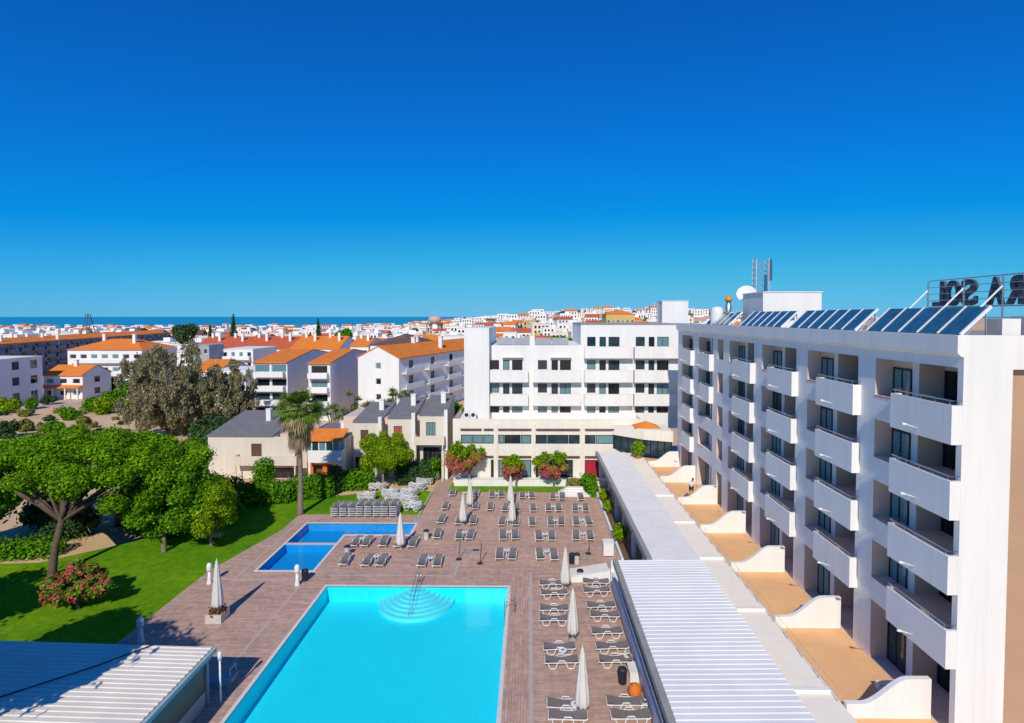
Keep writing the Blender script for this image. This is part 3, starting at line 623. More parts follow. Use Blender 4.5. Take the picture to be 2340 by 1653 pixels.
# lower block
bx0, bx1 = zx(115, YL), 13.3
r1 = (zz_(1197, YL), zz_(1268, YL)); r2 = (zz_(1390, YL), zz_(1560, YL))
ups = [(178, 262), (264, 350), (352, 432), (468, 512), (514, 640), (642, 724), (758, 846), (848, 1012), (1014, 1100), (1140, 1222), (1224, 1402), (1404, 1492)]
dns = [(410, 432), (468, 590), (592, 724), (760, 778), (870, 1048), (1140, 1250)]
hs_ = [(zx(a, YL), zx(b, YL), r1[1], r1[0]) for a, b in ups] + [(zx(a, YL), zx(b, YL), max(r2[1], .3), r2[0]) for a, b in dns]
gx0, gx1 = zx(1530, YL), 13.2
hs_.append((gx0, gx1, 4.25, zz_(1160, YL)))
m = MB(); m.facade((bx0, YL, 0), (1, 0, 0), bx1 - bx0, zter, [(h[0] - bx0, h[1] - bx0, h[2], h[3]) for h in hs_], .3)
m.quad((bx0, YL + 9, 0), (bx0, YL, 0), (bx0, YL, zter), (bx0, YL + 9, zter)); m.quad((bx0, YL, zter - .9), (bx1, YL, zter - .9), (bx1, YL + 9, zter - .9), (bx0, YL + 9, zter - .9))
m.quad((bx1, YL, 0), (bx1, YL + 9, 0), (bx1, YL + 9, zter), (bx1, YL, zter)); m.quad((bx0, YL + .2, zter), (bx0, YL, zter), (bx1, YL, zter), (bx1, YL + .2, zter)); m.quad((bx0, YL + .2, zter - .9), (bx0, YL + .2, zter), (bx1, YL + .2, zter), (bx1, YL + .2, zter - .9))
bl(m, 'restaurant_wall', CREAM)
for i, h in enumerate(hs_[:len(ups)]): bwin(h[0], h[1], h[2], h[3], YL, depth=.2, gm=[GLASS2, GLASS2, GLASS2, GLASS2, GLASS3, GLASS2, GLASS, GLASS, GLASS, GLASS, GLASS2, GLASS][i], bar=.09)
CRIMSON = mat('crimson_curtain', (0.45, 0.02, 0.05), 0.7)
for i, h in enumerate(hs_[len(ups):-1]): bwin(h[0], h[1], h[2], h[3], YL, depth=.2, gm=[GLASS3, GLASS2, GLASS2, GLASS3, GLASS, CRIMSON][i], bar=.09)
h = hs_[-1]; bwin(h[0], h[1], h[2], h[3], YL, depth=.2, gm=GLASS, bar=.09, mull=(.12, .24, .36, .48, .6, .72, .85))
for (a, b) in ((175, 338), (355, 430), (468, 724), (760, 1100), (1140, 1492)):
    for yz in (1152, 1362):
        if yz > 1300 and a == 1140: b = 1250
        m = MB(); x0, x1 = zx(a, YL), zx(b, YL); z = zz_(yz, YL); m.box(x0, x1, YL - .28, YL - .003, z - .08, z + .04); bl(m, 'awning_box', BROWNW)
for a in (450, 742, 1120, 1510): m = MB(); x0 = zx(a, YL); m.box(x0 - .22, x0 + .22, YL - .16, YL - .004, .0, zter - .6); bl(m, 'pilaster', CREAM)
m = MB(); m.box(bx0 + .3, bx1 - 4, YL - 1.3, YL - .2, 0, .75); bl(m, 'low_wall', WHITE)
# tiled pavilion roof and corner terrace by the wing
m = MB(); m.v = [(12.1, 62.9, 7.12), (15.1, 62.7, 7.12), (15.1, 65.1, 7.12), (12.1, 65.1, 7.12), (13.6, 64.0, 7.75)]; m.f = [(0, 1, 4), (1, 2, 4), (2, 3, 4), (3, 0, 4), (3, 2, 1, 0)]; m.m = [0] * 5; bl(m, 'pavilion_roof', ORANGE)
m = MB(); m.prism([(9.8, YL - .01), (13.0, 62.4), (16.1, 61.2), (16.1, YL - .01)], 'z', 5.9, 7.1); bl(m, 'corner_parapet', CREAM)
m = MB(); m.prism([(10.0, YL - .02), (13.1, 62.7), (16.0, 61.6), (16.0, YL - .02)], 'z', 4.25, 5.88); pv = bl(m, 'corner_glazing', GLASS)
for k in range(9): 
    t = k / 8; x, y = (10.0 + 6.0 * t * 2 * .517, YL - .02 - (YL - 62.72) * 2 * t * .999) if t < .5 else (13.1 + 2.9 * (t - .5) * 2, 62.7 - 1.1 * (t - .5) * 2)
    mm = MB(); mm.box(x - .05, x + .05, y - .08, y - .02, 4.25, 5.88); mm.build('mullion', DARKF, pv)
# things on its roof
e = empty('lift_box', (18.3, 76, zB)); tag(e, 'tall white lift box on the main block roof', 'plant room'); m = MB(); m.box(0, 3.6, 0, 3.2, 0, 3.1); m.build('wall', WHITE, e); m = MB(); m.box(-.05, 3.65, -.05, 3.25, 3.1, 3.2); m.build('roof', WHITE, e)
for i, x in enumerate((17.2, 17.7)): e = empty('antenna_pole', (x, 76, zB)); tag(e, ['thin pole aerial, left one beside the white lift box', 'thin pole aerial nearest the white lift box'][i], 'antenna'); m = MB(); m.tube([(0, 0, 0), (0, 0, 3.0)], [.05, .03], 6); m.build('pole', WHITEF, e); m = MB(); m.box(-.15, .15, -.15, .15, 0, .06); m.build('foot', GREYCON, e)
for i, x in enumerate((-7.7, -6.9)):
    e = empty('air_conditioner', (x, 65.9, zter - .9)); tag(e, ['white air conditioning unit on the low roof, left one', 'white air conditioning unit on the low roof, right one'][i], 'air conditioner', 'air conditioners on the low roof')
    m = MB(); m.box(-.35, .35, 0, .35, .1, .75 + .9); m.build('casing', WHITEF, e); m = MB(); m.lathe([(.24, 0), (.24, .03)], 14); o = m.build('fan', DARKP, e); o.rotation_euler = (R(90), 0, 0); o.location = (0, 0, 1.25)
    m = MB(); m.box(-.3, .3, .05, .3, 0, .1); m.build('foot', GREYCON, e)

# ================================================================== GALLERY AND PATIOS along the wing
gal = empty('service_gallery', (5.6, 17, 0)); tag(gal, 'long low gallery with ribbed white metal roof between deck and wing', 'building')
def gl(m, name, mats, parent=None):
    o = m.build(name, mats, parent or gal)
    if not parent: o.location = (-5.6, -17, 0)
    return o
def corrugated(x0, x1, y0, y1, z0, z1, pitch, amp):
    m = MB(); y = y0
    while y < y1 - 1e-6:
        ye = min(y + pitch, y1); f = (ye - y) / pitch
        pr = [(y, 0), (y + pitch * .42 * f, 0), (y + pitch * .52 * f, amp), (y + pitch * .90 * f, amp), (ye, 0)]
        for (a, za), (b, zb) in zip(pr[:-1], pr[1:]): m.quad((x0, a, z0 + za), (x1, a, z1 + za), (x1, b, z1 + zb), (x0, b, z0 + zb))
        y = ye
    return m
gl(corrugated(5.7, 11.1, 15, 35.0, 4.22, 4.30, .34, .025), 'metal_roof', METALROOF)
m = MB(); m.box(5.75, 11.05, 15, 34.95, 4.0, 4.2); gl(m, 'roof_slab', WHITE)
m = MB(); m.box(5.38, 5.68, 15, 35.05, 3.95, 4.28); gl(m, 'gutter', GREYCON)
m = MB(); m.box(7.95, 11.08, 35.1, 63.2, 3.95, 4.26); gl(m, 'flat_roof', WHITE)
m = MB(); m.box(7.6, 7.93, 35.1, 63.2, 3.9, 4.34); gl(m, 'roof_edge', GREYCON)
m = MB(); m.box(10.9, 11.09, 15, 64.9, 0, 3.94); gl(m, 'rear_wall', DGREY)  # dark wall colour stands in for the shade under the gallery roof
for y in np.arange(18, 62, 4.4):
    m = MB(); xx = 6.1 if y < 35 else 8.1; m.box(xx + .3, xx + .6, y, y + .3, .003, 3.9); gl(m, 'post', WHITE)
# podium, kerb strip, patios
m = MB(); m.box(11.1, 12.95, 14, 64.0, 0, 3.95); struct(m.build('podium_edge', CREAM))
m = MB()
for (a, b) in ((11.15, 12.9),):
    m.box(a, b, 14, 64, 3.954, 3.975)
struct(m.build('podium_paving', mat('podium_stone', (0.95, 0.87, 0.74), 0.85, 0.04, 1.0)))
m = MB(); m.box(12.95, XF - .004, 14, 64.0, 0, 3.57); struct(m.build('patio_floor', SAND))
wy = [22.0, 28.5, 34.85, 41.2, 47.55, 53.9, 59.6]
names = ['nearest', 'second nearest', 'third nearest', 'fourth nearest', 'fifth nearest', 'sixth nearest', 'farthest']
for i, y in enumerate(wy):
    pr = [(12.96, 3.6), (16.38, 3.6), (16.38, 5.25), (15.5, 5.25)]
    for k in range(1, 13): t = k / 12; pr.append((15.5 - 1.9 * t, 5.25 - 1.05 * smooth(t)))
    pr.append((12.96, 4.2))
    m = MB(); m.prism(pr, 'y', y, y + .22); o = m.build('patio_wall', WHITE); o.location = (0, 0, -.03)
    tag(o, f'{names[i]} white patio wall with a swooping curved top', 'wall', 'curved patio walls')
for i in range(6):
    e = empty('patio_fence', (12.8, wy[i] + .4, 3.97)); tag(e, f'thin wire rail at the outer edge of the {names[i]} patio', 'railing', 'wire rails along the patios'); ln = wy[i + 1] - wy[i] - .6
    for k in range(5): m = MB(); m.tube([(0, ln * k / 4, 0), (0, ln * k / 4, .62)], .018, 5); m.build('post', STEEL, e)
    for z in (.25, .58): m = MB(); m.tube([(0, 0, z), (0, ln, z)], .008, 4); m.build('wire', STEEL, e)
for i in range(5):
    m = MB(); m.box(11.16, 12.9, wy[i] + .9, wy[i] + 1.15, 3.98, 4.12); tag(m.build('roof_curb', WHITE), f'short white kerb across the podium strip opposite the {names[i]} patio wall', 'kerb', 'kerbs on the podium strip')
    m = MB(); m.box(15.3, 16.3, wy[i] + 1.6, wy[i] + 1.9, 3.575, 3.9); tag(m.build('patio_step', CREAM), f'low cream upstand in the {names[i]} patio by the wing', 'kerb', 'patio upstands')
# deck side walls
e = empty('screen_wall', (6.05, 15, 0)); tag(e, 'white screen wall between the lounger deck and the ribbed roof', 'wall')
m = MB(); m.box(0, .16, 0, 25.0, 0, 1.1); m.build('panel', WHITE, e); m = MB(); m.box(-.03, .19, 0, 25.05, 1.1, 1.16); m.build('coping', WHITEF, e); m = MB(); m.box(-.05, .2, 24.95, 25.2, 0, 1.9); m.build('end_post', WHITE, e)
m = MB(); m.prism([(2.9, .0), (8.5, .0), (8.5, .95), (6.0, .9), (2.9, .35)], 'y', 40.6, 41.0); tag(m.build('sloped_wall', WHITE), 'white sloping wall beside the steps at the right of the deck', 'wall')
m = MB(); m.prism([(3.1, .0), (6.0, .0), (6.0, .7), (3.1, .2)], 'y', 41.3, 42.4); tag(m.build('ramp_kerb', CREAM), 'cream ramp edging behind the sloping white wall', 'kerb')
e = empty('planter_wall', (7.35, 43.5, 0)); tag(e, 'low white planter wall running along the right edge of the deck', 'wall')
m = MB(); m.box(0, .2, 0, 17, 0, .55); m.build('wall', WHITE, e); m = MB(); m.box(.2, .75, 0, 17, 0, .35); m.build('bed', SOIL, e)
e = empty('steps', (3.2, 60.2, 0)); tag(e, 'broad white steps at the far right corner of the deck', 'steps')
for k in range(4): m = MB(); m.box(.3 * k, 4.1, .35 * k, 1.6 + .002 * k, .003 + .17 * k, .17 * (k + 1)); m.build('step', WHITE, e)

# ------------------------------------------------------------------ person on the patio wall
def skin_obj(name, verts, edges, radii, mt, parent=None, root=0):
    me = bpy.data.meshes.new(name); me.from_pydata(verts, edges, []); me.materials.append(mt); o = link(name, me, parent)
    md = o.modifiers.new('skin', 'SKIN'); md.use_smooth_shade = True
    for i, r in enumerate(radii): me.skin_vertices[0].data[i].radius = (r, r)
    me.skin_vertices[0].data[root].use_root = True
    o.modifiers.new('sub', 'SUBSURF').levels = 1; o.modifiers['sub'].render_levels = 2; return o
pe = empty('person', (14.15, 47.66, 4.17)); tag(pe, 'person in white top and dark shorts standing on a curved patio wall, leaning over', 'person')
SKINM = mat('skin', (0.45, 0.27, 0.19), 0.6)
V = [(0, 0, .92), (0, 0, 1.12), (.06, 0, 1.36), (.1, 0, 1.46), (.14, -.02, 1.6),
     (-.1, 0, .86), (-.11, .02, .48), (-.1, 0, .08), (-.1, -.14, .04), (.1, 0, .86), (.12, .02, .48), (.12, 0, .08), (.12, -.14, .04),
     (-.13, 0, 1.36), (-.2, -.1, 1.12), (-.12, -.3, 1.0), (-.08, -.38, .96), (.25, 0, 1.36), (.36, -.08, 1.12), (.42, -.28, .98), (.44, -.36, .93)]
E_ = [(0, 1), (1, 2), (2, 3), (3, 4), (0, 5), (5, 6), (6, 7), (7, 8), (0, 9), (9, 10), (10, 11), (11, 12), (2, 13), (13, 14), (14, 15), (15, 16), (2, 17), (17, 18), (18, 19), (19, 20)]
skin_obj('body', V, E_, [.12, .11, .12, .055, .1, .085, .06, .045, .035, .085, .06, .045, .035, .06, .045, .035, .03, .06, .045, .035, .03], SKINM, pe)
skin_obj('shirt', [V[0], V[1], V[2], V[13], V[14], V[17], V[18]], [(0, 1), (1, 2), (2, 3), (3, 4), (2, 5), (5, 6)], [.14, .135, .14, .085, .07, .085, .07], mat('white_shirt', (0.75, 0.75, 0.78), 0.9), pe)
skin_obj('shorts', [(0, 0, .95), V[5], (-.115, .01, .55), V[9], (.115, .01, .55)], [(0, 1), (1, 2), (0, 3), (3, 4)], [.15, .11, .09, .11, .09], mat('dark_shorts', (0.03, 0.035, 0.05), 0.9), pe)
skin_obj('hair', [(.12, .03, 1.58), (.15, .0, 1.68), (.14, .06, 1.5)], [(0, 1), (0, 2)], [.095, .085, .06], mat('dark_hair', (0.02, 0.013, 0.01), 0.8), pe)

# ------------------------------------------------------------------ pool bar, near left
bar = empty('pool_bar', (-16.45, 10, 0)); tag(bar, 'low pool bar with ribbed metal roof at the bottom left', 'building')
def bb(m, name, mats, parent=None):
    o = m.build(name, mats, parent or bar)
    if not parent: o.location = (16.45, -10, 0)
    return o
bb(corrugated(-27.5, -16.45, 10, 27.65, 3.13, 2.86, .31, .03), 'metal_roof', BARROOF)
m = MB(); m.prism([(-27.4, 2.9), (-27.4, 3.1), (-16.5, 2.83), (-16.5, 2.62)], 'y', 10.1, 27.6); bb(m, 'roof_slab', WHITEF)
m = MB(); m.box(-16.44, -16.26, 10, 27.7, 2.62, 2.84); bb(m, 'gutter', mat('bar_fascia', (0.45, 0.52, 0.55), 0.5))
m = MB(); m.box(-27.5, -16.5, 27.66, 27.72, 2.62, 2.85); bb(m, 'fascia', WHITEF)
for (xx, yy) in ((-16.62, 27.35), (-16.62, 23.1), (-16.62, 18.8), (-27, 27.3)): m = MB(); m.box(xx - .08, xx + .08, yy - .08, yy + .08, .003, 2.62); bb(m, 'post', mat('bar_frame', (0.30, 0.34, 0.36), 0.5))
for (ya, yb) in ((10.2, 14.4), (14.6, 18.65), (18.95, 22.95), (23.25, 27.2)):
    m = MB(); m.box(-16.68, -16.6, ya, yb, .05, .85); bb(m, 'counter_panel', mat('bar_counter', (0.42, 0.38, 0.36), 0.7))
    m = MB(); m.box(-16.66, -16.63, ya, yb, .88, 2.55); bb(m, 'screen', mat('bar_screen', (0.10, 0.085, 0.085), 0.35, 0.1, 3, spec=0.5))
m = MB(); m.box(-27.2, -16.9, 10.3, 27.1, .003, 2.55); bb(m, 'bar_interior', mat('bar_inner', (0.2, 0.19, 0.18), 0.8))
m = MB(); m.tube([(-19.5, 27.6, 3.02), (-21.0, 25.8, 3.07), (-23.4, 23.6, 3.12), (-26.6, 20.5, 3.2)], .035, 5); tag(m.build('roof_cable', DARKP), 'black cable lying across the pool bar roof', 'cable')
def wall_light(): 
    e = empty('wall_lamp', (-16.0, 27.5, 0)); tag(e, 'white post lamp at the corner of the pool bar', 'lamp'); m = MB(); m.tube([(0, 0, 0), (0, 0, 2.3)], .05, 8); m.build('post', WHITEF, e, True); m = MB(); m.lathe([(.09, 2.3), (.11, 2.5), (.1, 2.7), (.04, 2.75)], 10); m.build('lamp_head', WHITEF, e, True)
wall_light()

# ================================================================== LOUNGERS, TABLES, PARASOLS
def make_lounger(white=False):
    e = empty('sun_lounger'); sl = WHITEF if white else SLING
    path = [(-.95, .40), (-.78, .33), (-.68, .05), (-.60, .02), (-.42, .02), (-.34, .06), (-.24, .33), (-.16, .47), (.16, .47), (.24, .33), (.34, .06), (.42, .02), (.60, .02), (.68, .05), (.78, .33), (.95, .34)]
    for s in (-1, 1):
        m = MB(); m.tube([(x, s * .32, z) for x, z in path], .032, 5); m.tube([(-.92, s * .31, .35), (.92, s * .31, .33)], .026, 5); m.build('side_frame', WHITEF, e)
    def sling(a, b, name):
        m = MB(); n = 6; f = lambda x: .36 + .06 * abs(x) ** 2 - .035 * math.cos(x * 3.2)
        for k in range(n):
            x0 = a + (b - a) * k / n; x1 = a + (b - a) * (k + 1) / n; z0, z1 = f(x0), f(x1)
            for dz in (0, .018): 
                q = [(x0, -.29, z0 + dz), (x1, -.29, z1 + dz), (x1, .29, z1 + dz), (x0, .29, z0 + dz)]; m.quad(*(q if dz else q[::-1]))
        m.build(name, sl, e)
    sling(-.95, -.2, 'backrest'); sling(-.19, .95, 'seat')
    m = MB(); m.tube([(-.96, -.32, .40), (-.96, .32, .40)], .03, 5); m.build('head_bar', WHITEF, e); m = MB(); m.tube([(.96, -.32, .34), (.96, .32, .34)], .03, 5); m.build('foot_bar', WHITEF, e)
    return e
PROTO = {False: make_lounger(), True: make_lounger(True)}; USED = {False: False, True: False}
def lounger(x, y, rz, label, group, z=0.0, white=False):
    o = copy_tree(PROTO[white]) if USED[white] else PROTO[white]; USED[white] = True
    o.location = (x, y, z + .005); o.rotation_euler = (0, 0, rz); tag(o, label, 'sun lounger', group); return o
def make_table():
    e = empty('side_table'); m = MB(); m.lathe([(.02, .40), (.25, .40), (.26, .42), (.25, .44), (.02, .44)], 16); m.build('table_top', WHITEF, e)
    for k in range(4): t = k * math.pi / 2 + .78; m = MB(); m.tube([(.2 * math.cos(t), .2 * math.sin(t), 0), (.16 * math.cos(t), .16 * math.sin(t), .41)], .025, 5); m.build('leg', WHITEF, e)
    m = MB(); m.lathe([(.06, .442), (.06, .47), (.02, .475)], 10); m.build('ashtray', DARKP, e); return e
TP = make_table(); tused = [False]
def table(x, y, label):
    o = copy_tree(TP) if tused[0] else TP; tused[0] = True; o.location = (x, y, .005); o.rotation_euler = (0, 0, random.uniform(0, 1)); tag(o, label, 'table', 'white side tables between loungers')
# rows on the far deck: foot-end points measured in the photo
rowpts = {0: [z4(*p) for p in ((165, 155), (315, 155), (675, 180), (830, 180), (1175, 195), (1340, 200), (1645, 210))] + [c7(220, 238), c7(368, 240)],
          1: [z4(*p) for p in ((135, 375), (385, 395), (575, 400), (845, 400), (1110, 395), (1280, 395), (1560, 400), (1730, 400))] + [c7(175, 325), c7(360, 325)],
          2: [z4(*p) for p in ((340, 630), (565, 630), (840, 640), (1140, 635), (1320, 630), (1575, 635), (1780, 635))] + [c7(152, 410), c7(262, 418), c7(345, 418)],
          3: [z4(*p) for p in ((340, 870), (545, 865), (940, 880), (1165, 885), (1570, 875), (1810, 880))] + [c7(125, 505), c7(260, 513), c7(330, 513)] + [c6(*p) for p in ((1095, 555), (1160, 555), (1265, 555), (1360, 560), (1450, 560))],
          4: [z4(*p) for p in ((290, 1195), (505, 1200), (960, 1200), (1195, 1210))] + [c7(30, 680), c7(120, 682)] + [c6(*p) for p in ((1020, 672), (1165, 678), (1255, 678))]}
tabs = {0: [z4(245, 150), z4(750, 172), z4(1245, 185), c7(296, 240)], 1: [z4(1180, 375), z4(1625, 375), z4(480, 385)], 2: [z4(1220, 610), z4(1650, 605), z4(445, 610)], 3: [z4(450, 815), z4(1040, 850), z4(1680, 840), c7(293, 495), c6(1135, 535)], 4: [z4(410, 1130), z4(1080, 1145), c7(80, 660), c6(1222, 650)]}
for r, pts in rowpts.items():
    pts = sorted(pts)
    for i, (x, y) in enumerate(pts):
        nm = ORD[i] if i <= len(pts) // 2 else ORD[len(pts) - 1 - i]; sd = 'left' if i <= len(pts) // 2 else 'right'
        lounger(x + random.uniform(-.04, .04), y + .98, R(-90 + random.uniform(-4, 4)), f'grey sun lounger, {nm} from the {sd} in the {ORD[r]} row from the hotel', 'loungers set out on the far deck')
    for i, (x, y) in enumerate(sorted(tabs[r])): table(x, y + .75, f'round white side table, {ORD[i]} from the left in the {ORD[r]} deck row from the hotel')
# two columns beside the pool, lying crosswise
LC = [(840, 800), (852, 860), (851, 960), (852, 1025), (884, 1205), (898, 1290), (926, 1570), (938, 1645)]
RC = [(1110, 790), (1113, 845), (1142, 940), (1165, 1000), (1178, 1105), (1210, 1200), (1232, 1285), (1295, 1555), (1325, 1640)]
for nm, C_, rz in (('left', LC, 180), ('right', RC, 180)):
    for i, (x, y) in enumerate(C_):
        p = c7(x, y); lounger(p[0], p[1] + .33, R(rz + random.uniform(-3, 3)), f'crosswise grey sun lounger, {ORD[i]} from the far end of the {nm} poolside column', 'loungers in two columns beside the pool')
for i, (x, y) in enumerate(((1245, 800), (1290, 955), (905, 1235), (1310, 1270), (985, 1580), (1420, 1570))):
    p = c7(x, y); table(p[0], p[1] + .3, f'round white side table, {ORD[i]} from the far end among the crosswise loungers')
# stacks stored on the lawn edge
for s in range(8):
    u = 740 + (165 + 137 * s) / 7.175; x, y = G(u, 1060 + 905 / 7.175)
    for k in range(5 + (s > 2)):
        lounger(x + random.uniform(-.02, .02), y + 1.0 + k * .02, R(-90 + (s % 3 - 1) * 2), f'grey sun lounger, {ORD[k]} from the bottom of the {ORD[s]} stack from the left', 'stacked grey loungers on the lawn', z=k * .17)
wp = [(700, 600), (1090, 540), (1150, 620), (880, 440), (1400, 540), (1400, 650), (1450, 760), (1530, 440), (1650, 350), (1760, 270)]
for s, (a, b) in enumerate(wp):
    x, y = G(740 + a / 7.175, 1060 + b / 7.175)
    for k in range(3): lounger(x, y, R(random.uniform(-25, 25)), f'white plastic lounger, {ORD[k]} from the bottom of the pile {["by the tree trunk", "behind the grey stacks", "beside the grey stacks", "left of the tree trunk", "in the middle of the row", "next nearest the deck path", "nearest the deck path", "third from the hedge", "second from the hedge", "closest to the hedge"][s]}', 'piled white loungers on the lawn', z=k * .2, white=True)

def parasol(x, y, h, label, z=0.0, base=True, r=.36, group='closed cream parasols'):
    e = empty('closed_parasol', (x, y, z)); tag(e, label, 'parasol', group); ph = random.uniform(0, 6)
    m = MB(); m.tube([(0, 0, .02), (0, 0, h - .1)], .028, 8); m.build('pole', STEEL, e, True)
    lo = .38
    prof = [(.05, lo + .05), (r * .8, lo), (r, lo + .25), (r * .92, lo + .7), (r * .62, lo + (h - lo) * .55), (r * .32, h - .35), (.06, h - .08), (.015, h)]
    m = MB(); m.lathe(prof, 32, fold=lambda t, z_: 1 + .13 * math.cos(8 * t + ph) + .05 * math.cos(3 * t + z_ * 2 + ph)); m.build('canopy', CLOTH, e, True)
    m = MB(); m.lathe([(.03, h - .02), (.03, h + .05), (.005, h + .08)], 8); m.build('finial', WHITEF, e, True)
    if base: m = MB(); m.lathe([(.28, 0), (.28, .07), (.08, .1), (.05, .3)], 16); m.build('base', GREYCON, e, True)
    return e
for (p, h, lb) in [(c7(290, 405), 3.0, 'closed cream parasol, front one of the left pair on the far deck'), (c7(333, 300), 3.1, 'closed cream parasol, rear one of the left pair on the far deck'),
                   (c7(592, 405), 3.1, 'closed cream parasol, front one of the middle pair on the far deck'), (c7(583, 282), 3.1, 'closed cream parasol, rear one of the middle pair on the far deck'),
                   (G(915, 1256), 3.15, 'closed cream parasol standing alone by the shallow pool edge'), (G(1292, 1346), 3.05, 'closed cream parasol, farthest of three beside the crosswise loungers'),
                   (G(1309, 1463), 3.2, 'closed cream parasol, middle of three beside the crosswise loungers'), (G(1331, 1634), 3.45, 'closed cream parasol, nearest of three beside the crosswise loungers')]:
    parasol(p[0], p[1] + .05, h, lb)
# planter with parasol
px, py = G(487, 1426); e = empty('planter_box', (px, py, 0)); tag(e, 'square white planter box with reddish plants on the deck', 'planter')
m = MB()
for (a, b, c, d) in ((-.52, .52, 0, .08), (-.52, .52, .96, 1.04), (-.52, -.44, .08, .96), (.44, .52, .08, .96)): m.box(a, b, c, d, 0, .57)
m.build('box', mat('planter_stone', (0.66, 0.62, 0.56), 0.8, 0.15, 6), e); m = MB(); m.box(-.44, .44, .08, .96, .3, .46); m.build('soil', SOIL, e)
V = leaf_cloud([(0, .5, .66, .42, .42, .26)], 500, .13, seed=5); fast_quads('plant', V, mat('red_leaf', (0.30, 0.10, 0.05), 0.7, trans=0.2, col2=(0.10, 0.05, 0.02), leaf=True), e)
parasol(px + .02, py + .5, 3.55, 'closed white parasol standing in the square planter box', z=.46, base=False, r=.33)
# white bollard lamps
def bollard(u, v, label):
    x, y = G(u, v); e = empty('bollard_lamp', (x, y, 0)); tag(e, label, 'lamp', 'white bollard lamps'); m = MB(); m.lathe([(.2, 0), (.2, .05), (.13, .4), (.1, .95)], 14); m.build('stem', WHITEF, e, True); m = MB(); m.lathe([(.14, .95), (.19, 1.05), (.19, 1.4), (.12, 1.55), (.02, 1.58)], 14); m.build('lamp_head', WHITEF, e, True)
bollard(679.5, 1338, 'white bollard lamp by the corner of the shallow pool'); bollard(479, 1334, 'white bollard lamp at the lawn edge behind the planter'); bollard(322, 1468, 'white bollard lamp beside the pool bar in tree shade')
def bin_(p, label, c=WHITEF):
    e = empty('litter_bin', (p[0], p[1], 0)); tag(e, label, 'bin', 'round bins on the deck'); m = MB(); m.lathe([(.2, 0), (.23, .05), (.25, .7), (.27, .72)], 14); m.build('bin_body', c, e, True); m = MB(); m.lathe([(.27, .72), (.24, .82), (.05, .9)], 14); m.build('lid', DARKP, e, True)
bin_(c7(65, 490), 'round pale bin at the shallow pool corner'); bin_(c6(1060, 590), 'round pale bin by the left end of the lounger row'); bin_(c7(990, 640), 'round pale bin beside the farthest crosswise parasol'); bin_(c7(1010, 745), 'round pale bin next to the sloping white wall')
bin_(c7(1270, 1375), 'dark round bin by the screen wall', DARKP); bin_(c6(800, 745), 'dark round bin beside the bollard lamp', DARKP); bin_(c7(960, 640), 'dark round bin behind the farthest crosswise parasol', DARKP)
p = c7(1185, 600); e = empty('towel_box', (p[0], p[1], 0)); tag(e, 'white towel box on the right edge of the far deck', 'box'); m = MB(); m.box(-.42, .42, 0, .6, .08, 1.15); m.build('casing', WHITEF, e); m = MB(); m.prism([(-.03, 1.15), (.65, 1.15), (.65, 1.28), (-.03, 1.2)], 'x', -.45, .45); m.build('lid', WHITEF, e); m = MB(); m.box(-.38, .38, .05, .55, 0, .08); m.build('foot', DARKP, e)
p = c7(1345, 1450); e = empty('bean_bag', (p[0], p[1], 0)); tag(e, 'bright orange bag seat by the screen wall', 'bag'); m = MB(); m.lathe([(.12, 0), (.33, .08), (.38, .25), (.28, .5), (.12, .62), (.03, .66)], 14, fold=lambda t, z: 1 + .07 * math.sin(3 * t + z * 5)); m.build('bag_body', ORANGEC, e, True); m = MB(); m.tube([(0, 0, .63), (.06, 0, .74), (.12, 0, .64)], .02, 5); m.build('handle', ORANGEC, e)
p = c7(1340, 1370); m = MB(); m.box(-.3, .3, 0, .9, 0, .5); o = m.build('storage_bench', WHITEF); o.location = (p[0] + .1, p[1], 0); tag(o, 'white storage bench against the screen wall near the orange bag', 'bench')
m = MB(); m.box(-.33, .33, -.03, .93, .5, .56); m.build('lid', CREAM, o)
for i, (p, h) in enumerate(((c7(265, 615), 1.5), (c7(395, 640), 1.6), (c7(1060, 580), .9))):
    e = empty('shower_post', (p[0], p[1], 0)); tag(e, ['dark leaning post by the drain corner, left one', 'dark thin post by the drain corner, right one', 'short dark post on the right part of the deck'][i], 'post'); m = MB(); m.lathe([(.25, 0), (.25, .04), (.05, .06)], 12); m.build('foot', DARKP, e); m = MB(); m.tube([(0, 0, .05), (.12, .1, h)], .035, 6); m.build('post', BROWNW, e)
p = c7(370, 562); m = MB(); m.box(-.45, .45, -.3, .3, 0, .05); o = m.build('drain_cover', GREYCON); o.location = (p[0], p[1], .002); tag(o, 'square grey drain cover on the far deck', 'drain cover'); m = MB(); m.box(-.25, .25, -.15, .15, .05, .07); m.build('grate', DARKP, o)
p = c6(255, 495); e = empty('garden_cart', (p[0], p[1], 0)); tag(e, 'small orange wooden cart under the lime green tree', 'cart'); m = MB(); m.prism([(-.5, .35), (.5, .35), (.6, .65), (-.6, .65)], 'y', -.3, .3); m.build('tray', mat('orange_wood', (0.62, 0.36, 0.16), 0.8), e)
for s in (-1, 1):
    m = MB(); m.tube([(.4, s * .25, .5), (1.3, s * .28, .75)], .03, 5); m.build('handle', PALEBARK, e); m = MB(); m.lathe([(.2, -.03), (.2, .03)], 14); o = m.build('wheel', DARKP, e); o.rotation_euler = (R(90), 0, 0); o.location = (-.2, s * .34, .2)
# start-block shaped slide end at the pool's left rim
p = G(520, 1560); e = empty('pool_lift', (p[0] + .1, p[1], 0)); tag(e, 'grey pool access platform on the left rim of the main pool', 'platform'); m = MB(); m.prism([(-1.3, 0), (.2, 0), (.35, .45), (-.2, .4), (-1.3, .08)], 'y', -.35, .35); m.build('platform', MGREY, e); m = MB(); m.tube([(.2, -.3, .3), (.2, -.3, .9), (.2, .3, .9), (.2, .3, .3)], .03, 6); m.build('handrail', STEEL, e)

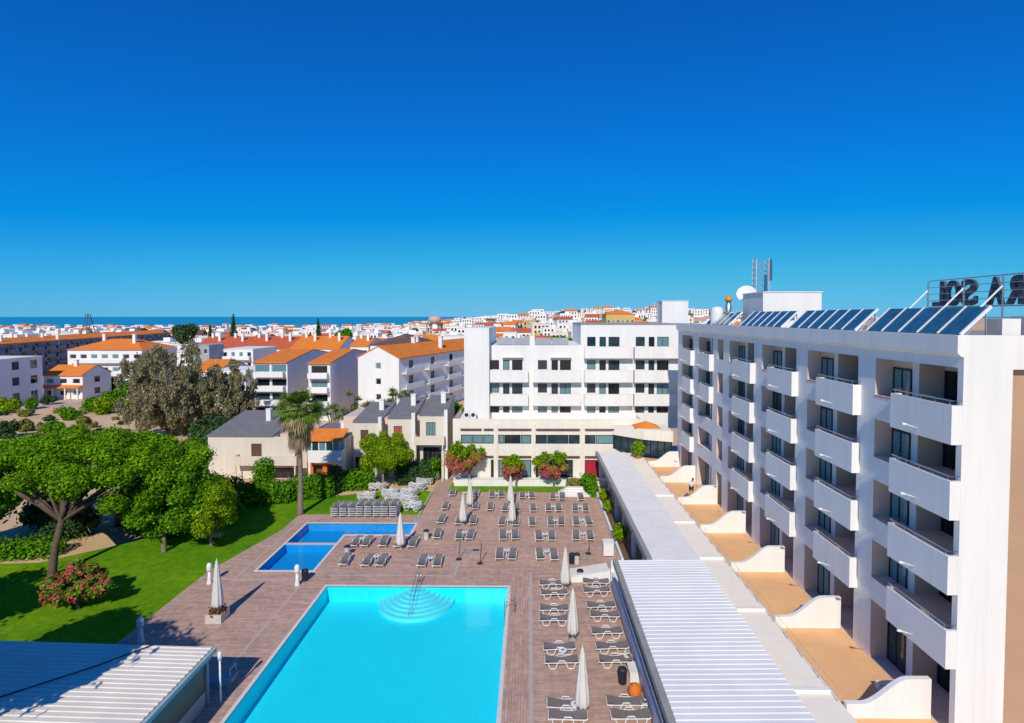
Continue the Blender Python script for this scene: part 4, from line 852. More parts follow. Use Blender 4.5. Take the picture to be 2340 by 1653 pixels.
# ================================================================== GARDEN
cl = []
rp_ = random.Random(3)
for k in range(150):
    a = rp_.uniform(0, 2 * math.pi); q = math.sqrt(rp_.random()); x = -39.2 + 11.0 * q * math.cos(a); y = 47.0 + 6.0 * q * math.sin(a)
    if k % 6 == 0: s = rp_.uniform(.7, 1.2); cl.append((x * .9 - 4.5, y + 1, rp_.uniform(4.6, 6.8), s, s, s * .8))
    s = rp_.uniform(.6, 1.25); cl.append((x, y, 9.3 - 2.3 * q * q + rp_.uniform(-.7, .45), s, s, s * .7))
tree('umbrella_pine', 'broad umbrella pine with a wide bright green crown at the left', (-36.9, 41.2), 4.2, cl, 150000, .135, L_PINE, BARK, .27, seed=3, hollow=.5, lean=(.15, .9), ntip=22)
tree('shade_pine', 'dark green pine at the left photo edge beneath the umbrella pine crown', (-47, 45), 3.0, blobs((-47, 45, 5.2), (4.2, 3.6, 2.6), 16, 1.5, 21, .8), 14000, .27, L_PINE, BARK, .3, seed=21)
tree('round_tree', 'round green tree with pale trunk on the lawn, left of the lime green one', (-31.2, 45.7), 1.6, blobs((-31.0, 46.4, 4.6), (3.7, 3.4, 3.0), 62, .8, 4, 1, .95), 60000, .14, L_TREE, PALEBARK, .2, seed=4)
tree('lime_tree', 'smaller yellow-green round tree on the lawn beside the wooden cart', (-27.7, 46.8), 1.2, blobs((-27.8, 46.6, 3.8), (2.5, 2.2, 2.4), 46, .62, 5, 1, .95), 36000, .13, L_LIME, PALEBARK, .14, seed=5)
tree('dark_bush_tree', 'dense dark shrub in the shade under the umbrella pine', (-36, 50), .8, blobs((-36, 50.5, 2.4), (4.2, 3.0, 2.3), 16, 1.4, 6), 9000, .28, L_DARK, BARK, .2, seed=6)  # shade below the pine is put into the dark leaf colour
tree('garden_tree', 'round bright green tree in front of the villas by the white loungers', (-17.1, 62.3), 1.9, blobs((-17.0, 63.4, 4.2), (3.0, 2.6, 2.2), 56, .66, 7, 1, .95), 38000, .135, L_LIME, PALEBARK, .16, seed=7, lean=(.1, .2))
tree('tall_shade_pine', 'tall pine out of view at the left whose shade falls on the pool bar', (-27, 15.5), 6, blobs((-27, 16, 10.2), (5.6, 4.6, 2.4), 26, 1.6, 8, .7), 20000, .28, L_PINE, BARK, .35, seed=8)
tree('second_shade_pine', 'second pine out of view at the left shading the lawn', (-40, 20), 5, blobs((-40, 21, 8.5), (6.5, 5.5, 2.4), 26, 1.7, 9, .7), 18000, .3, L_PINE, BARK, .35, seed=9)
tree('third_shade_pine', 'third pine out of view at the left shading the lawn by the flowering bush', (-37, 29.5), 3, blobs((-40.5, 30.0, 5.6), (6.2, 3.6, 2.0), 26, 1.4, 10, .7), 18000, .3, L_PINE, BARK, .3, seed=10)
for i, (x, y, sx_, h) in enumerate(((-42, 48.5, 2.6, 2.2), (-33, 50, 2.4, 2.6), (-45.5, 51, 3, 2.4), (-30, 53.5, 2.6, 2.4), (-38, 54, 3.2, 2.8))):  # dark leaf colour on most of these stands for the pine's shade
    tree('undergrowth_bush', ['dark bush behind the pine trunk', 'dark bush between the pine and the round tree', 'dark bush at the left behind the low bright hedge', 'dark bush behind the round tree', 'dark bush at the back of the pine shade'][i], (x, y), .6, blobs((x, y, h * .5), (sx_, sx_ * .7, h * .5), 16, .75, 300 + i), 5000, .22, L_DARK if i != 3 else L_HEDGE, BARK, .12, cat='bush', seed=300 + i)
tree('fourth_shade_pine', 'fourth pine out of view at the left shading the lawn beside the pool bar', (-29, 19.5), 5, blobs((-28.6, 20.0, 9.6), (4.2, 2.4, 1.8), 22, 1.2, 12, .7), 16000, .28, L_PINE, BARK, .3, seed=12)
# bougainvillea
def bougain(name, label, base, c, rad, n, seed, green_up=True, sub=.8, trunk=.1, fork=1.0, pinkfrac=.5):
    e = empty(name, (base[0], base[1], 0)); tag(e, label, 'bush', 'pink flowering bushes'); m = MB()
    cl = [(x - base[0], y - base[1], z, a, b, cc) for (x, y, z, a, b, cc) in blobs(c, rad, 40, sub * .62, seed, 1, 1.0)]
    limbs(m, (0, 0, 0), (0, 0, fork), [q[:3] for q in cl[:7]], trunk, .02); m.build('trunk', PALEBARK, e, True)
    zc = c[2]
    lo = [q for q in cl if q[2] < zc + .25 * rad[2]] or cl; hi = [q for q in cl if q[2] >= zc - .3 * rad[2]] or cl
    fast_quads('foliage', leaf_cloud(hi if green_up else cl, int(n * (1 - pinkfrac)), .17, seed=seed, hollow=.3), L_LIME if green_up else L_TREE, e)
    fast_quads('foliage', leaf_cloud(cl, int(n * .25), .17, seed=seed + 40, hollow=.2), L_HEDGE, e)
    fast_quads('blossom', leaf_cloud(lo if green_up else cl, int(n * pinkfrac), .13, seed=seed + 9, hollow=.75), L_PINK, e)
bougain('bougainvillea', 'large pink flowering bush on the lawn beside the pine trunk', (-31, 36.6), (-31.2, 36.9, 1.35), (2.2, 1.5, 1.15), 9000, 31, False, .62, .1, .5, .42)
bougain('bougainvillea_tree', 'largest pink flowering tree at the left corner of the restaurant', (-7.1, 63.6), (-7.6, 63.7, 3.5), (2.1, 1.5, 1.7), 8000, 32, True, .75, .12, 1.5)
bougain('bougainvillea_tree', 'middle pink flowering tree on the strip before the restaurant', (-1.6, 63.2), (-1.9, 63.4, 2.4), (1.6, 1.2, 1.1), 5500, 33, True, .6, .1, 1.1)
bougain('bougainvillea_tree', 'right pink flowering tree on the strip before the restaurant', (2.8, 63.0), (2.5, 63.3, 2.7), (1.9, 1.3, 1.4), 6500, 34, True, .65, .1, 1.1)
# hedges
def hedge(label, p0, p1, wd, h, n, seed, lm=L_HEDGE, size=.17, name='hedge'):
    e = empty(name, (p0[0], p0[1], 0)); tag(e, label, 'hedge', 'clipped hedges'); d = Vector((p1[0] - p0[0], p1[1] - p0[1], 0)); r = random.Random(seed); cl = []
    ln = d.length; k = max(2, int(ln / (wd * .55)))
    for i in range(k + 1):
        q = d * (i / k)
        for zz in np.arange(wd * .4, h, wd * .55): s = wd * r.uniform(.48, .6); cl.append((q.x + r.uniform(-.1, .1), q.y + r.uniform(-.1, .1), min(zz, h - s * .8) + r.uniform(-.05, .05), s, s, s))
    m = MB(); 
    for i in range(0, k + 1): q = d * (i / k); m.tube([(q.x, q.y, -.1), (q.x + .1, q.y, h * .6)], [.06, .03], 5)
    m.build('stem', BARK, e); fast_quads('foliage', leaf_cloud(cl, n, size, seed=seed, hollow=.5), lm, e)
hedge('long clipped hedge left of the palm in front of the first villa', (-30.6, 57.0), (-26.2, 58.0), 1.5, 2.3, 7000, 41)
hedge('clipped hedge just right of the palm trunk', (-25.4, 58.9), (-22.6, 60.0), 1.5, 2.6, 5500, 42)
hedge('short clipped hedge behind the strip of lawn right of the palm', (-21.6, 62.4), (-18.9, 62.8), 1.4, 2.2, 4500, 43)
hedge('dark hedge right of the round garden tree', (-15.2, 64.6), (-12.8, 65.2), 1.6, 2.6, 5000, 44, L_DARK)
hedge('green hedge by the garden path beside the restaurant', (-12.0, 65.6), (-11.6, 70.0), 1.3, 2.6, 4500, 45)
hedge('dark narrow hedge between the two clipped hedges', (-22.2, 61.2), (-21.9, 61.6), 1.1, 3.0, 2500, 46, L_DARK)
hedge('bright low hedge at the left edge beyond the pine trunk', (-53, 43.6), (-40.5, 45.0), 2.2, 1.3, 9000, 47)
hedge('rounded cypress bush before the first villa', (-30.1, 60.5), (-29.5, 60.5), 1.7, 4.0, 4500, 48, name='cypress_bush')
hedge('bushy shrub left of the first villa', (-34.5, 58.0), (-32.2, 58.6), 1.8, 2.4, 5000, 49, L_DARK)
hedge('leafy shrub beside the far end of the flat gallery roof', (6.5, 61.6), (7.0, 60.6), 1.1, 2.2, 2600, 50)
hedge('low leafy shrubs before the restaurant right of the pink trees', (4.6, 63.6), (6.2, 63.6), .7, 1.0, 1500, 51, L_DRY)
for i, (x, y, s) in enumerate(((7.85, 57.2, .5), (7.85, 46.9, .6), (7.8, 54.0, .45))):
    e = empty('potted_plant', (x, y, .35)); tag(e, ['yellow-green potted plant by the far gallery opening', 'leafy potted plant on the planter wall nearest the camera', 'small potted plant midway along the planter wall'][i], 'plant', 'pots along the planter wall'); m = MB(); m.lathe([(.16, 0), (.24, .42), (.26, .45)], 12); m.build('pot', TERRA, e, True); fast_quads('plant', leaf_cloud([(0, 0, .5 + s * .8, s, s, s)], 900, .17, seed=60 + i, hollow=.2), L_LIME, e)
e = empty('terrace_plant', (12.2, 61.4, 3.975)); tag(e, 'yellow-green plant in front of the corner glazing', 'plant'); m = MB(); m.lathe([(.2, 0), (.3, .5)], 12); m.build('pot', TERRA, e); fast_quads('plant', leaf_cloud([(0, 0, 1.2, .6, .6, .8)], 700, .2, seed=66), L_LIME, e)
# fan palm with dead skirt
def fan_palm(x, y, hz, label):
    e = empty('fan_palm', (x, y, 0)); tag(e, label, 'palm tree'); m = MB()
    m.tube([(0, 0, -.1), (.02, 0, .4), (.08, .05, 3), (.05, .1, 6), (0, .1, hz)], [.42, .3, .24, .21, .2], 10); m.build('trunk', PALEBARK, e, True)
    r = np.random.default_rng(12); live = []; dead = []
    def frond(az, el, L, out, droop):
        d = np.array([math.cos(az) * math.cos(el), math.sin(az) * math.cos(el), math.sin(el)]); c = np.array([0, .1, hz]) ; tip = c + d * L * .55
        side = np.cross(d, [0, 0, 1]); side /= np.linalg.norm(side) + 1e-9
        w_ = side * .02; out.append([c - w_, c + w_, tip + w_, tip - w_])
        nn = np.cross(side, d)
        for k in range(15):
            a = (k - 7) / 7 * 1.25; dd = d * math.cos(a) + side * math.sin(a) + nn * r.normal() * .05; ln = L * .62 * (1 - .25 * abs(a)); p1 = tip + dd * ln * .6; p2 = p1 + dd * ln * .4 + np.array([0, 0, -droop * ln * .45])
            sw = np.cross(dd, nn) * .075; out.append([tip - sw * .4, tip + sw * .4, p1 + sw, p1 - sw]); out.append([p1 - sw, p1 + sw, p2 + sw * .1, p2 - sw * .1])
    for k in range(70): frond(r.uniform(0, 6.28), math.asin(r.uniform(-.3, 1)), r.uniform(1.9, 2.7), live, .7)
    for k in range(40): frond(r.uniform(0, 6.28), r.uniform(-.95, -.3), r.uniform(1.9, 2.6), live if k % 3 == 0 else dead, 1.0)
    for k in range(120):
        az = r.uniform(0, 6.28); z0 = hz - .2 - r.random() * 2.4; c0 = np.array([math.cos(az) * .25, math.sin(az) * .25 + .1, z0]); o_ = np.array([math.cos(az), math.sin(az), 0]); side = np.array([-math.sin(az), math.cos(az), 0])
        rad = r.uniform(.6, 1.3) * (1 - (hz - z0) * .14)
        for j in range(9):
            a = (j - 4) / 4; p1 = c0 + o_ * rad * .8 + side * a * .25 + np.array([0, 0, -.6]); p2 = p1 + side * a * .12 + o_ * .1 + np.array([0, 0, -r.uniform(.7, 1.3)]); dead.append([c0, c0 + side * .02, p1 + side * .05, p1 - side * .05]); dead.append([p1 - side * .05, p1 + side * .05, p2 + side * .015, p2 - side * .015])
    fast_quads('crown', np.array(live), L_PALM, e); fast_quads('dead_skirt', np.array(dead), L_DEAD, e)
fan_palm(-23.3, 54.6, 10.6, 'tall fan palm with a shaggy brown skirt at the pool corner')
def feather_palm(x, y, hz, n, L, label, seed, lm):
    e = empty('feather_palm', (x, y, 0)); tag(e, label, 'palm tree'); m = MB(); m.tube([(0, 0, -.1), (0, 0, hz)], [.35, .3], 9); m.build('trunk', BARK, e, True); r = np.random.default_rng(seed); out = []
    for k in range(n):
        az = r.uniform(0, 6.28); el = r.uniform(.1, 1.3); o_ = np.array([math.cos(az), math.sin(az), 0]); side = np.array([-math.sin(az), math.cos(az), 0]); pts = []
        for j in range(9): t = j / 8; pts.append(np.array([0, 0, hz]) + o_ * L * t * math.cos(el * (1 - .3 * t)) + np.array([0, 0, L * (t * math.sin(el) - .75 * t * t)]))
        for j in range(8):
            out.append([pts[j] - side * .02, pts[j] + side * .02, pts[j + 1] + side * .02, pts[j + 1] - side * .02])
            for q in (0, .5):
                pp = pts[j] * (1 - q) + pts[j + 1] * q; d = pts[j + 1] - pts[j]; d /= np.linalg.norm(d)
                for s in (-1, 1): t_ = pp + side * s * .5 + d * .25 + np.array([0, 0, -.15]); out.append([pp, pp + d * .05, t_ + d * .03, t_])
    fast_quads('crown', np.array(out), lm, e)
feather_palm(-39.5, 51.5, 2.2, 34, 4.0, 'feather palm in deep shade behind the umbrella pine trunk', 71, L_YUCCA)
# yuccas behind the villas
def yucca(x, y, h, label, seed):
    e = empty('yucca', (x, y, 0)); tag(e, label, 'plant', 'spiky yuccas behind the villas'); r = np.random.default_rng(seed); out = []; m = MB()
    for k in range(7):
        bx, by, bz = r.uniform(-1.5, 1.5), r.uniform(-1, 1), h * r.uniform(.62, .95); m.tube([(bx * .3, by * .3, -.1), (bx * .7, by * .7, bz * .6), (bx, by, bz)], [.14, .11, .09], 6)
        for j in range(70):
            d = r.normal(size=3); d[2] = abs(d[2]) * 1.1 - .25; d /= np.linalg.norm(d); s = np.cross(d, r.normal(size=3)); s /= np.linalg.norm(s); c = np.array([bx, by, bz]); t = c + d * r.uniform(.6, 1.0); out.append([c - s * .02, c + s * .02, c + d * .45 + s * .045, c + d * .45 - s * .045]); out.append([c + d * .45 - s * .045, c + d * .45 + s * .045, t + s * .008, t - s * .008])
    m.build('stem', PALEBARK, e); fast_quads('crown', np.array(out), L_YUCCA, e)
for i, (u, v, y, lb) in enumerate(((815, 895, 84, 'tall yucca behind the third villa'), (847, 915, 82, 'shorter yucca behind the fourth villa'), (905, 885, 84, 'bushy yucca left of the fifth villa chimney'), (938, 890, 85, 'bushy yucca behind the fifth villa'), (1010, 893, 86, 'spreading yucca beside the stair tower'), (770, 925, 82, 'low yucca right of the palm crown'))):
    p = AY(u, v, y); yucca(p[0], y, p[2], lb, 80 + i)
tree('tower_tree', 'bright green tree against the left wall of the stair tower', (-10.9, 78), 3, blobs((-11.2, 78, 6.4), (1.6, 1.6, 2.6), 14, .9, 90), 6000, .25, L_HEDGE, BARK, .12, seed=90)
# big grey-green casuarinas
def cas(u, y, base_u, top_v, wpx, label, seed, n):
    x = AY(u, 800, y)[0]; zt = AY(u, top_v, y)[2]; rx = wpx * y / 2500
    cl = blobs((x, y, zt * .5), (rx, rx * .8, zt * .5), 130, rx * .085, seed, 1.7, 1.1) + blobs((x, y, zt * .42), (rx * .85, rx * .75, zt * .4), 110, rx * .09, seed + 1, 1.7, .95)
    tree('casuarina', label, (x, y), zt * .35, cl, n, .22, L_GREY, BARK, .35, seed=seed, hollow=.15, ntip=26, down=.35)
cas(385, 90, 385, 792, 200, 'tall grey-brown wispy tree beside the sandy field', 101, 80000)
cas(522, 93, 522, 826, 125, 'shorter grey-brown wispy tree left of the first villa', 103, 36000)
tree('field_tree', 'dark low tree between the wispy trees and the first villa', (-49, 84), 1.5, blobs((-49, 84, 2.5), (4, 2.5, 2.3), 14, 1.3, 105), 6000, .35, L_DARK, BARK, .2, seed=105)
# thicket and shrubs on the sandy field
for i, (u, v, s, lm, lb) in enumerate(((300, 915, 4.2, L_HEDGE, 'bright green tree at the far side of the sandy field'), (262, 925, 3.4, L_HEDGE, 'green bushy tree beside the small white house'), (235, 945, 3.2, L_LIME, 'yellow-green bush at the middle of the sandy field'), (215, 940, 2.8, L_HEDGE, 'green bush right of the small white house'), (322, 900, 3.6, L_HEDGE, 'tall green tree behind the wispy tree'), (160, 960, 2.2, L_HEDGE, 'small round tree in front of the small white house'), (15, 945, 3.0, L_LIME, 'lime green tree at the left photo edge by the road'), (190, 975, 1.8, L_DRY, 'dry yellowish bush in the sandy field'), (20, 1000, 2.4, L_DARK, 'dark bush at the left edge of the sandy field'))):
    x, y = G(u, v); tree('field_bush', lb, (x, y), s * .35, blobs((x, y, s * .55), (s * .75, s * .6, s * .45), 12, s * .3, 110 + i), 3000, .3, lm, BARK, .12, cat='bush', seed=110 + i)
for i, (u, v, s_, lm, lb) in enumerate(((345, 880, 4.5, L_HEDGE, 'tall green tree left of the wispy tree near the apartment block'), (110, 925, 2.0, L_DARK, 'dark bush on the verge before the small white house'), (70, 935, 2.2, L_HEDGE, 'green bush on the verge left of the small white house'), (250, 898, 3.6, L_DARK, 'dark tree at the right side of the small white house'), (285, 940, 2.4, L_LIME, 'pale green bush at the foot of the wispy tree'), (120, 990, 2.0, L_HEDGE, 'low green bush behind the umbrella pine crown'), (60, 985, 1.8, L_DRY, 'straw-coloured bush behind the umbrella pine crown'), (330, 960, 2.6, L_DRY, 'dry bush under the tall wispy tree'))):
    x, y = G(u, v); tree('verge_bush', lb, (x, y), s_ * .35, blobs((x, y, s_ * .55), (s_ * .8, s_ * .6, s_ * .45), 14, s_ * .26, 160 + i), 3500, .26, lm, BARK, .12, cat='bush', seed=160 + i)
m = MB(); pts_ = [G(0, 932), G(150, 925), G(210, 918), G(0, 921)]; m.v = [(x, y, -.02) for x, y in pts_]; m.f = [(0, 1, 2, 3)]; m.m = [0]; struct(m.build('road', mat('pale_road', (0.55, 0.52, 0.50), 0.9, 0.1, 0.3)))
r_ = random.Random(5)
for i in range(26):
    u, v = r_.uniform(5, 300), r_.uniform(935, 1000); x, y = G(u, v); s = r_.uniform(.6, 1.3); e = empty('dry_shrub', (x, y, 0)); tag(e, 'small dry shrub on the bare sandy field', 'shrub', 'dry shrubs on the sandy field'); fast_quads('foliage', leaf_cloud(blobs((0, 0, s * .4), (s, s * .8, s * .45), 6, s * .4, 200 + i), 500, .22, seed=200 + i), r_.choice([L_DRY, L_DARK, L_DRY]), e); m = MB(); m.tube([(0, 0, -.1), (0, 0, s * .4)], .05, 5); m.build('stem', BARK, e)

# ================================================================== VILLAS
YV = 66.5
def vx(u, y=YV): return AY(u, 900, y)[0]
def vz(v, y=YV): return AY(900, v, y)[2]
def villa(label, uL, uR, vroof, door, bal=None, y=YV, pillar=True, dmat=BROWNW, recess=None, rise=1.1, low=None, dep=8.0, wm=BEIGE):
    x0, x1, zr = vx(uL, y), vx(uR, y), vz(vroof, y); e = empty('villa', (x0, y, 0)); tag(e, label, 'house', 'beige villas behind the garden'); W = x1 - x0
    hl = []
    if door: hl.append((vx(door[0], y) - x0, vx(door[1], y) - x0, vz(door[3], y), vz(door[2], y)))
    if low: hl.append((vx(low[0], y) - x0, vx(low[1], y) - x0, .05, vz(low[2], y)))
    m = MB(); m.facade((0, 0, 0), (1, 0, 0), W, zr, hl, .25); m.quad((0, dep, 0), (0, 0, 0), (0, 0, zr), (0, dep, zr + rise)); m.quad((W, 0, 0), (W, dep, 0), (W, dep, zr + rise), (W, 0, zr)); m.quad((W, dep, 0), (0, dep, 0), (0, dep, zr + rise), (W, dep, zr + rise)); m.build('wall', wm, e)
    m = MB(); m.prism([(-.12, zr + .003), (dep + .1, zr + rise + .02), (dep + .1, zr + rise + .2), (-.12, zr + .16)], 'x', -.1, W + .1); rf = m.build('roof', SLATE, e)
    m = MB(); m.box(W * .6, W * .6 + .6, dep * .55, dep * .55 + .6, zr + rise * .4, zr + rise + 1.0); m.box(W * .6 - .06, W * .6 + .66, dep * .55 - .06, dep * .55 + .66, zr + rise + 1.0, zr + rise + 1.1); m.build('chimney', WHITE, rf)
    if hl: window(e, (hl[0][0], 0, hl[0][2]), (1, 0, 0), hl[0][1] - hl[0][0], hl[0][3] - hl[0][2], depth=.15, fm=BROWNW, gm=dmat, name='door' if hl[0][2] < 4 else 'window', mull=(.33, .66))
    if low: window(e, (hl[-1][0], 0, .06), (1, 0, 0), hl[-1][1] - hl[-1][0], hl[-1][3] - .06, depth=.2, fm=BROWNW, gm=GLASS3, name='patio_door', mull=(.25, .5, .75))
    if pillar: m = MB(); m.box(W - .12, W + .3, -.5, -.004, 0, zr + .75); m.build('pillar', WHITE, e)
    if bal:
        a, b, v0, v1 = bal; bx0, bx1 = vx(a, y - 1.2) - x0, vx(b, y - 1.2) - x0; z1, z0 = vz(v0, y - 1.2), vz(v1, y - 1.2); m = MB(); m.box(bx0, bx1, -1.3, -1.18, z0, z1); m.box(bx0, bx1, -1.18, -.004, z0, z0 + .15); m.box(bx0, bx0 + .12, -1.18, -.004, z0 + .15, z1 - .004); m.box(bx1 - .12, bx1, -1.18, -.004, z0 + .15, z1 - .004); m.build('balcony', wm, e)
        for xx in (bx0 + .15, bx1 - .3): m = MB(); m.box(xx, xx + .15, -1.28, -1.13, 0, z0 - .003); m.build('post', wm, e)
    if recess:
        a, b, vt = recess; rx0, rx1 = vx(a, y + 1.6) - x0, vx(b, y + 1.6) - x0; m = MB(); m.box(min(rx0, 0 - .02) if rx0 < 0 else max(rx0, W + .02), (-.02 if rx0 < 0 else rx1), 1.6, dep, 0, vz(vt, y + 1.6)); m.build('side_wing', TAN, e)
    return e
villa('leftmost beige villa with brown shutter and flat dark roof', 473, 622, 999, (572, 596, 1015, 1046), (531, 676, 1044, 1065), recess=(623, 700, 992), pillar=False, low=(600, 672, 1070), rise=1.5, dep=9)
v2 = villa('beige villa with an orange tiled canopy and glazed upper room', 702, 786, 1003, None, (702, 780, 1030, 1058), y=66.0, pillar=False, low=(706, 760, 1062), rise=.3, dep=7, wm=WHITE)
m = MB(); W2 = vx(786, 66) - vx(702, 66); m.prism([(-1.6, 5.15), (.9, 6.1), (.9, 6.22), (-1.6, 5.28)], 'x', -.2, W2 + .2); m.build('canopy_roof', ORANGE, v2)
for k in range(5): window(v2, (.15 + k * (W2 - .3) / 5, -1.25, 3.75), (1, 0, 0), (W2 - .3) / 5, 1.45, depth=0, fm=WHITEF, gm=GLASS if k % 2 else GLASS2)
for dx in (.25, 1.9): m = MB(); m.box(dx, dx + .55, -.35, -.28, .6, 2.3); m.build('curtain', ORANGEC, v2)
villa('third beige villa from the left, dark door above the round tree', 807, 868, 966, (823, 841, 983, 1016), None, y=67, recess=(785, 806, 952), low=(800 + 10, 838, 1045))
villa('fourth beige villa from the left, with red-brown glazed door', 887, 944, 957, (899, 918, 974, 1005), None, y=67, dmat=REDTILE, recess=(872, 886, 955), rise=1.3)
villa('rightmost beige villa with covered balcony next to the restaurant', 959, 1018, 950, (973, 995, 965, 996), (945, 1015, 998, 1017), y=67, dmat=GLASS2, low=(966, 1008, 1022), recess=(948, 958, 950), rise=1.2)

# ================================================================== TOWN
def house(name, label, u0, u1, y, d, ze, zr, roof, floors=3, cols=3, scols=0, rz=0.0, wm=WHITE2, rm=ORANGE, chim=1, bal=False, group=None, base=0.0, corner=None, w_=None, wh=1.2, ww=None, sbal=False):
    if corner is None: x0, x1 = AY(u0, 800, y)[0], AY(u1, 800, y)[0]; W = x1 - x0; loc = (x0, y, base)
    else:
        W = w_; c, s = math.cos(rz), math.sin(rz); loc = (corner[0] - W * c, corner[1] - W * s, base)
    e = empty(name, loc, rz); tag(e, label, 'house' if ze < 9 else 'apartment block', group); ze -= base; zr -= base
    fh = ze / floors; ww = ww or min(1.6, W / max(cols, 1) * .5); fr = []; sd = []
    for f in range(floors):
        for k in range(cols): xc = W * (k + .5) / cols; fr.append((xc - ww / 2, xc + ww / 2, f * fh + fh * .32, min(f * fh + fh * .32 + wh, f * fh + fh * .9)))
        for k in range(scols): yc = d * (k + .5) / scols; q = min(1.8, d / scols * .45); sd.append((yc - q / 2, yc + q / 2, f * fh + fh * .3, f * fh + fh * .82))
    m = MB(); m.facade((0, 0, 0), (1, 0, 0), W, ze, fr, .2); m.facade((W, 0, 0), (0, 1, 0), d, ze, sd, .2)
    m.quad((0, d, 0), (0, 0, 0), (0, 0, ze), (0, d, ze)); m.quad((W, d, 0), (0, d, 0), (0, d, ze), (W, d, ze)); m.quad((0, 0, ze - .01), (W, 0, ze - .01), (W, d, ze - .01), (0, d, ze - .01))
    if roof == 'gable_x': 
        i = len(m.v); m.v += [(W - .002, 0, ze), (W - .002, d, ze), (W - .002, d / 2, zr), (.002, 0, ze), (.002, d, ze), (.002, d / 2, zr)]; m.f += [(i, i + 1, i + 2), (i + 4, i + 3, i + 5)]; m.m += [0, 0]
    if roof == 'gable_y':
        i = len(m.v); m.v += [(0, .002, ze), (W, .002, ze), (W / 2, .002, zr)]; m.f += [(i, i + 1, i + 2)]; m.m += [0]
    m.build('wall', wm, e); t = .16; o = .35; rf = None
    m = MB()
    if roof == 'gable_x': m.prism([(-o, ze - .05), (d / 2, zr + .02), (d + o, ze - .05), (d + o, ze + t), (d / 2, zr + t + .05), (-o, ze + t)], 'x', -.1, W + .08)
    elif roof == 'gable_y': m.prism([(-o, ze - .05), (W / 2, zr + .02), (W + o, ze - .05), (W + o, ze + t), (W / 2, zr + t + .05), (-o, ze + t)], 'y', -.1, d + .08)
    elif roof == 'hip':
        q = min(W, d) / 2.2; m.v = [(-o, -o, ze), (W + o, -o, ze), (W + o, d + o, ze), (-o, d + o, ze), (q, d / 2, zr), (W - q, d / 2, zr)] if W > d else [(-o, -o, ze), (W + o, -o, ze), (W + o, d + o, ze), (-o, d + o, ze), (W / 2, q, zr), (W / 2, d - q, zr)]
        m.f = [(0, 1, 5, 4), (1, 2, 5), (2, 3, 4, 5), (3, 0, 4), (3, 2, 1, 0)] if W > d else [(0, 1, 4), (1, 2, 5, 4), (2, 3, 5), (3, 0, 4, 5), (3, 2, 1, 0)]; m.m = [0] * 5
    else: m.box(-.1, W + .1, -.1, d + .1, ze + .003, ze + .2)
    rf = m.build('roof', rm if roof != 'flat' else wm, e)
    for k in range(chim):
        cx_ = W * (k + .5) / chim; cy_ = d * (.3 if k % 2 else .45); mm = MB(); mm.box(cx_ - .4, cx_ + .4, cy_ - .35, cy_ + .35, ze, zr + 1.3); mm.box(cx_ - .5, cx_ + .5, cy_ - .45, cy_ + .45, zr + 1.3, zr + 1.45); mm.build('chimney', WHITE2, rf)
    for h in fr: window(e, (h[0], 0, h[2]), (1, 0, 0), h[1] - h[0], h[3] - h[2], depth=.15, gm=random.choice([GLASS, GLASS3, GLASS2]), fm=WHITEF, bar=.1)
    for h in sd: window(e, (W, h[0], h[2]), (0, 1, 0), h[1] - h[0], h[3] - h[2], depth=.15, gm=random.choice([GLASS, GLASS3]), fm=DARKF, bar=.08)
    if bal:
        for f in range(1, floors): mm = MB(); z = f * fh; mm.box(W * .06, W * .94, -1.2, -1.08, z, z + 1.0); mm.box(W * .06, W * .94, -1.08, -.004, z, z + .14); mm.box(W * .06, W * .06 + .1, -1.08, -.004, z + .14, z + 1.0); mm.box(W * .94 - .1, W * .94, -1.08, -.004, z + .14, z + 1.0); mm.build('balcony', wm, e)
    if sbal:
        for f in range(1, floors):
            for k in range(scols): a = d * (k + .12) / scols; b = d * (k + .9) / scols; mm = MB(); z = f * fh; mm.box(W + .9, W + 1.02, a, b, z, z + 1.05); mm.box(W + .004, W + .9, a, b, z, z + .14); mm.build('balcony', wm, e)
    return e
house('apartment_house', 'white four-storey block with orange roof, left behind the palm', 579, 656, 106, 26, 11.0, 12.7, 'gable_x', 4, 2, 0, bal=True, chim=0, ww=3.0, wh=1.5)
house('apartment_house', 'white four-storey block with orange roof and wide brown window band, right behind the palm', 704, 754, 104, 29, 11.0, 12.8, 'gable_x', 4, 1, 0, bal=True, chim=0, ww=3.2, wh=1.5)
house('apartment_house', 'angled white block with orange roof and shaded balconies left of the stair tower', 0, 0, 0, 46, 12.0, 14.2, 'gable_y', 4, 1, 5, R(-17), corner=(-24.8, 103), w_=9, chim=3, sbal=True, ww=1.2)
house('villa_block', 'wide building with brown hipped roof above the angled white block', 846, 975, 150, 18, 12.2, 15.0, 'hip', 3, 6, 0, rm=BROWNROOF, chim=0)
for i, (a, b) in enumerate(((440, 548), (550, 660), (662, 776))): house('terrace_house', ['left part of the long red-roofed terrace with many chimneys', 'middle part of the long red-roofed terrace with many chimneys', 'right part of the long red-roofed terrace with many chimneys'][i], a, b, 188 - 3 * i, 20, 8.8 + .2 * i, 12.6 + .2 * i, 'gable_x', 3, 6, 0, rm=[RED, RED, ORANGE][i], chim=4, group='red-roofed terrace')
house('apartment_house', 'orange-roofed house at the right end of the red terrace', 800, 842, 172, 16, 10.6, 13.0, 'gable_x', 3, 3, 2, chim=2)
house('flat_roofed_house', 'white flat-roofed balcony block below the red terrace', 505, 578, 148, 14, 11.0, 11.0, 'flat', 4, 4, 0, bal=True, chim=0)
house('small_house', 'low orange-roofed house behind the wispy trees', 436, 500, 124, 13, 7.4, 9.6, 'gable_x', 2, 3, 0, chim=0)
